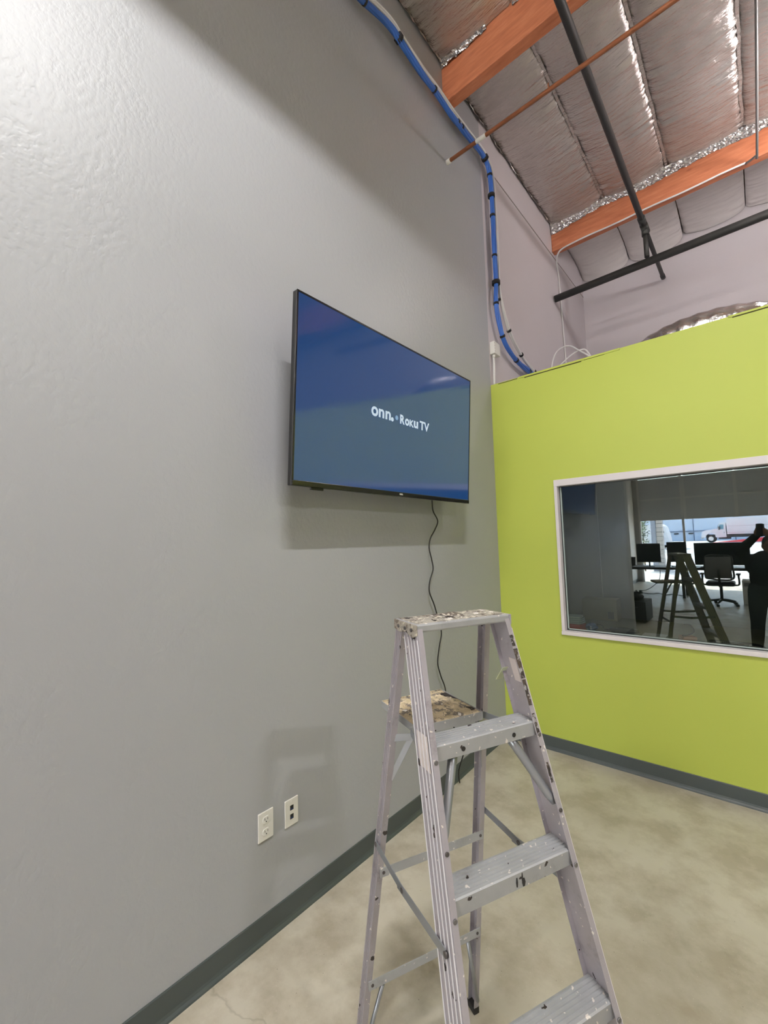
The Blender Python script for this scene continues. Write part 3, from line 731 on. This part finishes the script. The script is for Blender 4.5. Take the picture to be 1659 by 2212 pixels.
# ------------------------------------------------------------------ garage door end of the room
door = bpy.data.objects.new('door_1', None); COL.objects.link(door); door.location = (DX0, DOORY, 2.0); struct(door)
M_PANEL = plain('gray_door_panel', (178,180,184), .5, .1, .05, 2); M_STILE = plain('pale_door_stile', (205,202,200), .5, .1)
nx = 4; cw = (DX1-DX0)/nx
for r in range(2):
    z0 = 2.0 + r*.69
    for k in range(nx):
        MB().box(DX0+k*cw+.03, DX0+(k+1)*cw-.03, DOORY-.10, DOORY-.075, z0+.02, z0+.67).build('panel', M_PANEL, door)
    MB().box(DX0, DX1, DOORY-.10, DOORY-.06, z0, z0+.025).build('rail', M_STILE, door)
    MB().box(DX0, DX1, DOORY-.10, DOORY-.06, z0+.665, z0+.69).build('rail', M_STILE, door)
    for k in range(nx+1):
        xx = DX0+k*cw; MB().box(max(DX0, xx-.04), min(DX1, xx+.04), DOORY-.10, DOORY-.055, z0+.025, z0+.665).build('stile', M_STILE, door)
for k in range(nx):
    MB().box(DX0+k*cw+.02, DX0+(k+1)*cw-.02, DOORY-.10, DOORY-.075, 3.39, DZ).build('panel', M_PANEL, door)
for xx in (DX0, DX1-.05): MB().box(xx, xx+.05, DOORY-.05, DOORY+.03, 0, DZ).build('track', M_STILE, door)
tag(MB().box(-.14, -.08, DOORY+.05, DOORY+.11, 0, DZ).build('steel_post', M_STILE, bevel=.004), 'slim upright steel post standing in front of the roll up door', 'post')

# outdoors
struct(MB().box(-60, 60, -140, DOORY-.3, -.2, -.005).build('ground_outside', asphalt()))
M_TRUCK = plain('white_truck_paint', (236,230,230), .35, 0, .03); M_TIRE = plain('tire_rubber', (34,34,36), .8)
M_CHROME = plain('truck_hub_metal', (190,190,194), .3, .8); M_GLASSD = plain('vehicle_glass', (96,150,170), .08); M_CHASS = plain('truck_chassis', (52,52,56), .6)
tr = thing('box_truck', 'white box truck with a long hood parked outside the roll up door', 'truck', (-2.86, -61, 0))
TY0, TY1 = -62.2, -60.0
def prism_y(prof, y0, y1, name, mat, bev=.03, par=None):
    return MB().loft([[(x, y, z) for x, z in prof] for y in (y0, y1)]).build(name, mat, par or tr, bevel=bev)
prism_y([(-3.75,.62),(-3.72,1.28),(-3.45,1.50),(-2.35,1.66),(-2.15,1.66),(-2.15,.62),(-2.38,.62),(-2.42,.95),(-2.65,1.13),(-2.9,1.16),(-3.15,1.08),(-3.32,.86),(-3.36,.62)], TY0+.15, TY1-.05, 'hood', M_TRUCK)
cab_ = prism_y([(-2.16,.62),(-2.16,1.66),(-1.98,2.30),(-1.85,2.44),(-1.35,2.46),(-1.32,.62)], TY0+.05, TY1, 'cab', M_TRUCK)
prism_y([(-2.08,1.62),(-1.93,2.2),(-1.55,2.2),(-1.55,1.62)], TY1, TY1+.01, 'side_window', M_GLASSD, 0, cab_)
MB().obox((-2.12, (TY0+TY1)/2, 1.98), (V(.28,0,.96), V(0,1,0), V(-.96,0,.28)), (.28, .95, .012)).build('windshield', M_GLASSD, cab_)
MB().box(-2.05, -1.9, TY1, TY1+.18, 1.55, 1.95).build('mirror', M_CHASS, cab_, bevel=.02)
MB().box(-1.56, -1.50, TY1, TY1+.02, 1.12, 1.32).build('door_handle', M_CHASS, cab_)
bx_ = MB().box(-1.24, 5.2, TY0, TY1, 1.0, 2.98).build('box_body', M_TRUCK, tr, bevel=.02)
for xx in (-1.2, .55, 2.2, 3.8, 5.1): MB().box(xx, xx+.06, TY1, TY1+.03, 1.0, 2.98).build('post', M_TRUCK, bx_)
for zz in (1.15, 1.95): MB().box(-1.2, 5.15, TY1, TY1+.02, zz, zz+.07).build('rub_rail', plain('pink_gray_trim', (206,186,190), .5), bx_)
MB().box(-3.3, 5.1, TY0+.5, TY1-.3, .62, .98).build('chassis', M_CHASS, tr)
MB().box(-2.1, -.9, TY1-.32, TY1-.02, .42, .92).build('fuel_tank', M_CHASS, tr, bevel=.05)
MB().box(-3.86, -3.72, TY0+.05, TY1-.02, .48, .76).build('bumper', M_CHROME, tr, bevel=.03)
for xx in (-2.86, 3.3):
    for yy in (TY1-.30, TY0+.30):
        w_ = MB().cyl((xx, yy-.14, .48), (xx, yy+.14, .48), .48, 28).build('wheel', M_TIRE, tr, bevel=.04)
        MB().cyl((xx, yy-.145, .48), (xx, yy+.145, .48), .27, 20).build('hub', M_CHROME, w_)
rmp = thing('loading_ramp', 'red sloping ramp on the pavement beside the white box truck', 'ramp', (0, -58.5, 0))
M_RED = plain('red_painted_steel', (196,40,52), .5)
MB().loft([[(-2.7,y,0),(-2.6,y,.03),(2.6,y,.62),(2.6,y,.5),(2.4,y,0)] for y in (-59.2,-57.8)]).build('deck', M_RED, rmp)
MB().box(-2.2, 2.4, -57.8, -57.76, 0, .08).build('edge', M_TRUCK, rmp)
bd = thing('warehouse_building', 'long pale warehouse facade behind the box truck', 'building', (0, -76, 0))
M_BLD = plain('pale_blue_white_stucco', (226,232,244), .8, 0, .03); M_BLD2 = plain('ledge_gray', (120,130,150), .8)  # darker gray-blue for the ledge and pilasters
MB().box(-30, 30, -80, -75, 0, 4.6).build('facade', M_BLD, bd)
MB().box(-30, 30, -75, -74.8, 1.40, 1.52).build('ledge', M_BLD2, bd)
for xx in (-14, -10, -6, -1, 4, 9): MB().box(xx, xx+.12, -75, -74.95, 0, 4.6).build('pilaster', M_BLD2, bd)
for xx in (-11.2, -8.5, -6.6): MB().box(xx, xx+.6, -75, -74.9, 1.0, 1.22).build('vent', M_CHASS, bd)
vn = thing('white_van', 'white van nose seen past the stone pillar outside', 'van', (-5.3, -40, 0))
prism_y([(-7.5,.35),(-7.5,2.2),(-5.2,2.3),(-4.85,2.05),(-4.68,1.35),(-4.6,.9),(-4.6,.35)], -42, -40, 'body', M_TRUCK, .05, vn)
prism_y([(-5.75,1.5),(-5.7,2.05),(-5.1,2.08),(-4.88,1.5)], -40, -39.98, 'side_window', M_CHASS, 0, vn)
for xx in (-5.3, -7.0):
    for yy in (-40.15, -41.85): MB().cyl((xx, yy-.1, .36), (xx, yy+.1, .36), .36, 20).build('wheel', M_TIRE, vn, bevel=.03)
pl_ = thing('stone_pillar', 'stacked pale stone pillar standing outside near the door opening', 'pillar', (-1.44, -14, 0))
M_STONE = plain('pale_stone', (196,190,186), .85, 0, .25, 14, .4, 30)
for k in range(14):
    o_ = .02*random.random(); MB().box(-1.54-o_, -1.33+o_, -14.3, -14+o_, k*.18, k*.18+.165).build('stone', M_STONE, pl_, bevel=.012)
MB().box(-1.52, -1.35, -14.28, -14.02, 0, 2.5).build('core', M_CHASS, pl_)
tag(MB().box(-1.74, -1.56, -15.2, -14.05, 0, 2.6).build('garden_wall', plain('gray_blue_wall', (150,156,172), .8), bevel=.01), 'narrow gray blue wall end between the shrub and the stone pillar', 'wall')
sh = thing('flowering_shrub', 'green shrub with white blossoms outside the door opening', 'shrub', (-2.02, -13.9, 0))
M_LEAF = plain('green_leaf', (92,112,78), .6, 0, .3, 8); M_BLOS = plain('white_blossom', (236,238,232), .6)
for nm, mt, cnt, sz in (('foliage', M_LEAF, 520, .05), ('blossoms', M_BLOS, 110, .05)):
    m = MB(); rg = random.Random(5 if nm == 'foliage' else 8)
    for k in range(cnt):
        c = V(-2.02+max(-.2,min(.2,rg.gauss(0,.10))), -13.95+rg.gauss(0,.14), .35+2.0*rg.random()); a = V(rg.gauss(0,1), rg.gauss(0,1), rg.gauss(0,1)).normalized(); b = a.orthogonal().normalized()
        m.add([c-a*sz, c+b*sz*.5, c+a*sz, c-b*sz*.5+a.cross(b)*.01], [(0,1,2,3)])
    m.build(nm, mt, sh, kind='stuff')
MB().tube([(-2.02,-13.95,0),(-2.01,-13.95,1.2),(-2.03,-13.93,2.1)], [.03,.02,.01], 8).build('stem', plain('shrub_bark', (84,66,50), .8), sh)

# ------------------------------------------------------------------ work desks
M_DESK = plain('dark_desk_top', (58,54,54), .4, 0, .1, 4)
dk = thing('work_desk', 'dark work desk holding monitors in front of the roll up door', 'desk', (.25, -6.2, 0))
MB().box(-1.25, 1.62, -6.62, -5.82, .72, .75).build('desk_top', M_DESK, dk, bevel=.004)
for xx in (-1.2, .15, 1.5):
    for yy in (-6.55, -5.95): MB().box(xx, xx+.06, yy, yy+.06, .0, .72).build('leg', M_BLACKPL, dk, bevel=.004)
MB().box(-1.2, 1.55, -6.54, -6.50, .64, .70).build('cross_rail', M_BLACKPL, dk)
def monitor(label, x0, x1, z0, z1, y, rz=0):
    cx = (x0+x1)/2; t = thing('computer_monitor', label, 'monitor', (cx, y, .75))
    R_ = Matrix.Translation((cx, y, 0)) @ Matrix.Rotation(rz, 4, 'Z') @ Matrix.Translation((-cx, -y, 0))
    MB().box(x0, x1, y-.02, y+.015, z0, z1).xf(R_).build('display', M_BLACKPL, t, bevel=.006)
    MB().box(x0+.008, x1-.008, y+.015, y+.018, z0+.015, z1-.008).xf(R_).build('screen', plain('dark_screen', (14,18,24), .15), t)
    MB().tube([(cx, y-.04, .76), (cx, y-.05, (z0+z1)/2), (cx, y-.02, (z0+z1)/2)], .018, 10).xf(R_).build('stand', M_BLACKPL, t)
    MB().box(cx-.12, cx+.12, y-.13, y+.07, .75, .762).xf(R_).build('foot', M_BLACKPL, t, bevel=.004)
monitor('dark computer monitor nearest the white side wall', -.80, -.27, .86, 1.34, -6.1)
monitor('small dark computer monitor beside the slim steel post', -.13, .28, .87, 1.365, -6.1)
monitor('very wide dark computer monitor behind the office chair', .43, 1.47, .80, 1.33, -6.1)
kb = thing('laptop', 'open laptop lying on the desk near the side wall', 'laptop', (-1.0, -5.95, .75))
MB().box(-1.2, -.85, -6.08, -5.86, .75, .765).build('base', M_CONDUIT, kb, bevel=.004)
MB().obox((-1.025, -6.13, .88), (V(1,0,0), V(0,-.35,.94), V(0,.94,.35)), (.175, .12, .005)).build('lid', M_BLACKPL, kb, bevel=.004)
ky = tag(MB().box(.55, 1.0, -5.98, -5.85, .75, .77).build('keyboard', M_CONDUIT, bevel=.005), 'gray keyboard in front of the very wide monitor', 'keyboard')
# office chair
CX, CY = .95, -5.1
ch = thing('office_chair', 'black office chair with mesh back on a five star castor base', 'chair', (CX, CY, 0))
def rbox(c, h, name, mat, bev): return MB().box(c[0]-h[0], c[0]+h[0], c[1]-h[1], c[1]+h[1], c[2]-h[2], c[2]+h[2]).build(name, mat, ch, bevel=bev, seg=3)
rbox((CX, CY-.02, .47), (.25, .24, .045), 'seat', M_BLACKPL, .04)
MB().grid(lambda u, v: (CX-.22+.44*u, CY+.26+.05*math.sin(PI*v)-.04*(2*u-1)**2*-1, .60+.46*v), 10, 8).build('backrest', plain('gray_mesh_fabric', (120,118,118), .8), ch)
fr_ = [(CX-.23, CY+.26, .60), (CX-.235, CY+.30, .83), (CX-.21, CY+.26, 1.07), (CX, CY+.25, 1.09), (CX+.21, CY+.26, 1.07), (CX+.235, CY+.30, .83), (CX+.23, CY+.26, .60), (CX, CY+.24, .57), (CX-.23, CY+.26, .60)]
MB().tube(smooth_path(fr_, 5), .018, 8).build('back_frame', M_BLACKPL, ch)
MB().tube(smooth_path([(CX, CY+.1, .42), (CX, CY+.30, .45), (CX, CY+.31, .62), (CX, CY+.29, .8)], 5), .025, 8).build('back_spine', M_BLACKPL, ch)
for s in (-1, 1):
    MB().tube(smooth_path([(CX+s*.22, CY, .44), (CX+s*.31, CY, .46), (CX+s*.31, CY+.02, .66)], 5), .018, 8).build('arm_post', M_BLACKPL, ch)
    MB().box(CX+s*.31-.04, CX+s*.31+.04, CY-.13, CY+.13, .66, .685).build('armrest', M_BLACKPL, ch, bevel=.01)
MB().cyl((CX, CY, .10), (CX, CY, .43), .028, 14).build('gas_lift', M_BLACKPL, ch)
for k in range(5):
    a = 2*PI*k/5 + .5; e_ = V(CX+.30*math.cos(a), CY+.30*math.sin(a), .075)
    lg = MB().tube([(CX, CY, .12), V(CX, CY, .11).lerp(e_, .5)+V(0,0,.01), e_], [.03,.022,.015], 8).build('leg', M_BLACKPL, ch)
    MB().cyl(e_+V(-math.sin(a)*.022, math.cos(a)*.022, -.047), e_-V(-math.sin(a)*.022, math.cos(a)*.022, .047), .028, 14).build('castor', M_BLACKPL, lg)
pc = thing('computer_tower', 'white computer tower standing on the floor right of the office chair', 'computer', (1.42, -5.55, 0))
MB().box(1.30, 1.52, -5.77, -5.32, 0.01, .52).build('case', M_WHITEPL, pc, bevel=.008)
MB().box(1.33, 1.49, -5.32, -5.315, .40, .48).build('drive_front', M_CONDUIT, pc)
for xx in (1.33, 1.47): MB().box(xx, xx+.03, -5.72, -5.37, 0, .01).build('foot', M_RUBBER, pc)
ps_ = thing('power_strip', 'black power strip with tangled leads on the floor under the desk end', 'power strip', (-.93, -6.45, 0))
MB().box(-1.07, -.80, -6.50, -6.42, 0, .045).build('strip_body', M_BLACKPL, ps_, bevel=.006)
MB().box(-.88, -.82, -6.48, -6.44, .045, .09).build('plug', M_BLACKPL, ps_, bevel=.006)
MB().tube(smooth_path([(-.80,-6.46,.02),(-.6,-6.4,.012),(-.45,-6.6,.012),(-.3,-6.35,.012),(-.1,-6.5,.012),(.1,-6.3,.012)], 6), .008, 8).build('lead', M_BLACKCAB, ps_)
MB().tube(smooth_path([(-.84,-6.46,.07),(-.7,-6.6,.1),(-.55,-6.75,.22),(-.42,-6.7,.4),(-.38,-6.58,.70)], 6), .008, 8).build('lead', M_BLACKCAB, ps_)
cb = thing('floor_cabinet', 'low dark cabinet on the floor just past the end of the gray wall', 'cabinet', (-.12, -2.4, 0))
MB().box(-.30, .03, -2.75, -2.15, .02, .38).build('body', plain('dark_cabinet', (40,40,42), .5), cb, bevel=.006)
MB().box(-.28, .01, -2.145, -2.13, .05, .35).build('drawer_front', plain('dark_cabinet_front', (48,48,52), .4), cb, bevel=.004)
MB().box(-.18, -.09, -2.13, -2.115, .28, .295).build('handle', M_STEEL, cb)
for xx in (-.28, -.03):
    for yy in (-2.72, -2.22): MB().box(xx, xx+.03, yy, yy+.04, 0, .02).build('foot', M_RUBBER, cb)
bg_ = thing('tool_bag', 'black soft tool bag resting on the low dark cabinet', 'bag', (-.16, -2.4, .38))
MB().ellip((-.16, -2.42, .44), (.12, .2, .062), 20, 10).build('bag_body', M_VELCRO, bg_)
MB().tube(smooth_path([(-.16,-2.54,.49),(-.16,-2.47,.55),(-.16,-2.37,.55),(-.16,-2.30,.49)], 5), .008, 8).build('handle', M_VELCRO, bg_)

# ------------------------------------------------------------------ inside the office, behind the glass
M_TABLE = plain('office_table_top', (150,140,112), .5, 0, .1, 5)
ot = thing('office_table', 'tan office table behind the window glass covered in clutter', 'table', (1.2, 4.6, .02))
MB().box(.06, 2.6, 3.98, 5.25, .71, .74).build('table_top', M_TABLE, ot, bevel=.004)
for xx in (.12, 2.48):
    for yy in (4.05, 5.15): MB().box(xx, xx+.05, yy, yy+.05, .03, .71).build('leg', M_STEEL, ot)
def carton(name, label, cat, cx, cy, sx, sy, sz, mat, z=.74, rz=0, grp=None):
    t = thing(name, label, cat, (cx, cy, z)); R_ = Matrix.Translation((cx, cy, 0)) @ Matrix.Rotation(rz, 4, 'Z') @ Matrix.Translation((-cx, -cy, 0))
    MB().box(cx-sx/2, cx+sx/2, cy-sy/2, cy+sy/2, z, z+sz).xf(R_).build('box_body', mat, t, bevel=.003); return t, R_
rb1, R_ = carton('red_box', 'red cardboard box under a stack of books behind the window glass', 'box', .24, 4.32, .20, .17, .075, plain('red_cardboard', (206,70,58), .7))
MB().box(.15, .33, 4.30, 4.34, .815, .8155).xf(R_).build('lid_seam', plain('red_cardboard_dark', (150,46,40), .8), rb1)
z = .8155
for k, (c, w_) in enumerate((((150,156,158), .20), ((176,180,180), .19), ((120,128,132), .195), ((196,196,196), .18))):
    M_PAPER = plain('book_pages', (214,210,200), .8)
    lab = ('gray paperback at the bottom of the stack on the red box', 'pale gray paperback second up in the stack on the red box', 'dark gray paperback third up in the stack on the red box', 'whitish paperback topmost in the stack on the red box')[k]
    b_ = thing('paperback_book', lab, 'book', (.24, 4.32, z), 'books on the red box')
    rz = random.uniform(-.12, .12); R_ = Matrix.Translation((.24, 4.32, 0)) @ Matrix.Rotation(rz, 4, 'Z') @ Matrix.Translation((-.24, -4.32, 0))
    MB().box(.24-w_/2, .24+w_/2, 4.25, 4.39, z+.002, z+.015).xf(R_).build('pages', M_PAPER, b_)
    mt = plain('book_cover_%s' % 'abcd'[k], c, .5)
    MB().box(.24-w_/2-.003, .24+w_/2+.003, 4.248, 4.394, z, z+.002).box(.24-w_/2-.003, .24+w_/2+.003, 4.248, 4.394, z+.015, z+.017).xf(R_).build('cover', mt, b_)
    z += .0175
ct, R_ = carton('cardboard_carton', 'tan cardboard carton with a dark label at the far side of the office table', 'carton', .30, 5.12, .34, .2, .22, plain('tan_cardboard', (186,170,136), .8), rz=.05)
MB().box(.38, .435, 5.0185, 5.0195, .76, .83).xf(R_).build('printed_label', plain('dark_label', (86,86,84), .7), ct)
MB().box(.13, .47, 5.115, 5.125, .96, .962).xf(R_).build('tape', plain('packing_tape', (160,140,100), .4), ct)
pbg = MB()
pbg.ellip((.385, 4.42, .775), (.055, .045, .036), 26, 16)
pbg.v = [p + (p-V(.385,4.42,.775)).normalized()*.016*noise.noise(p*38) for p in pbg.v]
for i, fq in enumerate(pbg.sm): pbg.sm[i] = False
tag(pbg.build('plastic_wrap', plain('blue_plastic_wrap', (110,140,200), .12, .3, .2, 20)), 'crumpled shiny blue plastic wrap beside the red box', 'plastic wrap')
bk = thing('pouch', 'black zip pouch lying on the office table with a lead', 'pouch', (.66, 4.42, .74))
MB().ellip((.66, 4.42, .768), (.13, .055, .026), 22, 10).build('pouch_body', M_VELCRO, bk)
MB().tube([(.55,4.42,.785),(.77,4.42,.785)], .004, 6).build('zip', M_STEEL, bk)
MB().tube(smooth_path([(.53,4.42,.76),(.48,4.46,.755),(.45,4.56,.745),(.40,4.7,.745),(.30,4.74,.745)], 6), .004, 8).build('lead', M_BLACKCAB, bk)
pp = tag(MB().box(.80, .98, 4.42, 4.56, .74, .743).build('paper_sheets', M_STICKER, bevel=.001), 'tan paper sheets beside the black pouch behind the glass', 'paper')
ob, R_ = carton('small_carton', 'small brown carton with a black lead on it behind the window glass', 'carton', 1.15, 4.32, .10, .10, .055, plain('brown_cardboard', (170,110,82), .8), rz=.5)
MB().tube(smooth_path([(1.12,4.29,.80),(1.16,4.33,.803),(1.19,4.38,.83),(1.16,4.42,.87),(1.12,4.43,.87)], 6), .005, 8).build('lead', M_BLACKCAB, ob)
tl_ = tag(MB().tube(smooth_path([(1.28,4.30,.752),(1.36,4.34,.752),(1.42,4.28,.752),(1.52,4.36,.752),(1.46,4.42,.752),(1.34,4.38,.752),(1.30,4.44,.752),(1.55,4.46,.752),(1.62,4.38,.752)], 6), .011, 8).build('coiled_cable', M_BLACKCAB), 'thick black cable coiled on the office table', 'cable')
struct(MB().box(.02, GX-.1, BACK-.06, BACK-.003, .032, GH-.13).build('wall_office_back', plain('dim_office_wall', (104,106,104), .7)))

# ------------------------------------------------------------------ photographer (seen in the window reflection)
def blob(m, name, mat, parent, voxel=.010, it=6):
    me = bpy.data.meshes.new('tmp'); me.from_pydata([tuple(p) for p in m.v], [], m.f); me.update()
    ob = bpy.data.objects.new('tmp', me); COL.objects.link(ob)
    md = ob.modifiers.new('r', 'REMESH'); md.mode = 'VOXEL'; md.voxel_size = voxel
    ms = ob.modifiers.new('s', 'SMOOTH'); ms.factor = .5; ms.iterations = it
    dg = bpy.context.evaluated_depsgraph_get(); me2 = bpy.data.meshes.new_from_object(ob.evaluated_get(dg))
    off = wloc(parent)
    for v in me2.vertices: v.co = v.co - off
    for q in me2.polygons: q.use_smooth = True
    me2.name = name; me2.materials.clear(); me2.materials.append(mat)
    o = bpy.data.objects.new(name, me2); COL.objects.link(o); o.parent = parent
    bpy.data.objects.remove(ob); bpy.data.meshes.remove(me); return o
M_SKIN = plain('skin', (186,140,116), .5, 0, .08, 12); M_SHIRT = plain('black_shirt_cloth', (30,31,34), .85, 0, .15, 20); M_TROU = plain('dark_trouser_cloth', (36,38,44), .85, 0, .15, 20)
M_HAIR = plain('dark_hair', (30,24,22), .6, 0, .2, 40)
per = thing('person', 'person in dark shirt and trousers holding up a phone, seen in the window reflection', 'person', (1.68, -.45, 0))
PX, PY = 1.68, -.45
def cap_(m, pts, rs, n=14):
    m.tube(pts, rs, n)
    for p_, r_ in zip(pts, rs): m.ellip(p_, (r_, r_, r_), 14, 8)
hd = V(PX+.07, PY+.0, 1.425)
LS, RS = V(PX-.165, PY, 1.245), V(PX+.175, PY, 1.245)
LE, RE = V(PX-.235, PY+.22, 1.36), V(PX+.235, PY+.20, 1.34)
phone_c = CAM - fw*.014 + V(0,0,.012)
LWr, RWr = phone_c - rt*.075 - fw*.05 - V(0,0,.055), phone_c + rt*.075 - fw*.05 - V(0,0,.055)
def limbs(m, g=0.0, arms=True, legs=True, torso=True, head=False, forearm=True):
    if torso:
        cap_(m, [V(PX,PY,.86), V(PX,PY,1.0), V(PX,PY,1.14), V(PX,PY,1.24)], [.125+g,.125+g,.135+g,.11+g])
        m.ellip((PX, PY, 1.16), (.19+g, .115+g, .13+g)); m.ellip((PX, PY, .88), (.175+g, .12+g, .12+g)); m.ellip((PX, PY, 1.02), (.155+g, .11+g, .16+g))
        cap_(m, [LS, RS], [.062+g, .062+g])
    if arms:
        for a, b, c in ((LS, LE, LWr), (RS, RE, RWr)):
            cap_(m, [a, a.lerp(b, .5), b], [.058+g, .052+g, .043+g])
            if forearm: cap_(m, [b, b.lerp(c, .35), c], [.043+g, .043+g, .026+g])
    if legs:
        for s, fx in ((-1, PX-.145), (1, PX+.15)):
            hp = V(PX+s*.09, PY, .84); kn = V((hp.x+fx)/2, PY+.03, .45); an = V(fx, PY, .08)
            cap_(m, [hp, hp.lerp(kn, .5), kn, kn.lerp(an, .35), an], [.088+g, .078+g, .057+g, .054+g, .036+g])
    if head:
        cap_(m, [V(PX+.03,PY,1.24), hd+V(-.01,.0,-.05)], [.055, .05])
        m.ellip(hd, (.076, .094, .112)); m.ellip(hd+V(0,.03,-.06), (.055, .06, .055))
        m.ellip(hd+V(0,.098,-.012), (.014, .022, .024))                       # nose
        m.ellip(hd+V(0,.086,-.052), (.026, .012, .009))                       # lips
        for s in (-1, 1): m.ellip(hd+V(s*.077,0,-.01), (.012, .02, .032)); m.ellip(hd+V(s*.03,.084,.022), (.022,.01,.008))
    return m
m = limbs(MB(), 0, head=True)
# hands: palm, four fingers and a thumb wrapped round the phone edges
for s, wr in ((-1, LWr), (1, RWr)):
    edge = phone_c + rt*s*.040
    palm = edge + rt*s*.022 - fw*.024 - V(0,0,.030)
    cap_(m, [wr, palm], [.024, .026]); m.ellip(palm, (.026, .026, .042))
    for k in range(4):
        ln = (.9, 1.0, .95, .8)[k]; zz = .030 - k*.021
        a = palm + V(0,0,zz+.006); b = edge + rt*s*.012 - fw*.006 + V(0,0,zz-.012); c = edge - rt*s*.004*ln - fw*.0025 + V(0,0,zz-.012)
        cap_(m, [a, b, c], [.0095, .0088, .0072], 8)
    a = palm + V(0,0,.02) - fw*.012; b = edge + rt*s*.004 - fw*.030 + V(0,0,.01); c = edge - rt*s*.018 - fw*.028 + V(0,0,.018)
    cap_(m, [a, b, c], [.012, .0105, .009], 8)
body = blob(m, 'body', M_SKIN, per, .007, 3)
blob(limbs(MB(), .012, arms=True, legs=False, torso=True, forearm=True), 'shirt', M_SHIRT, per, .010)
m = MB(); limbs(m, .016, arms=False, torso=False); m.ellip((PX, PY, .87), (.19, .135, .12)); blob(m, 'trousers', M_TROU, per, .010)
m = MB(); m.ellip(hd+V(0,-.016,.03), (.085, .096, .100)); m.ellip(hd+V(0,-.05,-.03), (.078,.06,.085)); blob(m, 'hair', M_HAIR, per, .010, 3)
for s, fx in ((-1, PX-.145), (1, PX+.15)):
    m = MB(); m.ellip((fx, PY+.06, .045), (.052, .135, .045)); m.ellip((fx, PY, .07), (.05,.06,.05)); m.box(fx-.045, fx+.045, PY-.05, PY+.18, .002, .02); blob(m, 'shoe', M_BLACKPL, per, .009, 3)
for s in (-1, 1): MB().ellip(hd+V(s*.03,.083,.008), (.013,.008,.008), 12, 8).build('eye', M_RIVET, per)
ph = thing('phone', 'dark phone held up by the photographer, seen in the window reflection', 'phone', phone_c)
pu = -dn
MB().obox(phone_c, (rt, pu, fw), (.037, .077, .0042)).build('phone_body', M_BLACKPL, ph, bevel=.003)
MB().obox(phone_c - fw*.0046, (rt, pu, fw), (.052, .073, .0004)).build('phone_screen', emis('phone_screen_glow', (120,130,130), .6), ph)
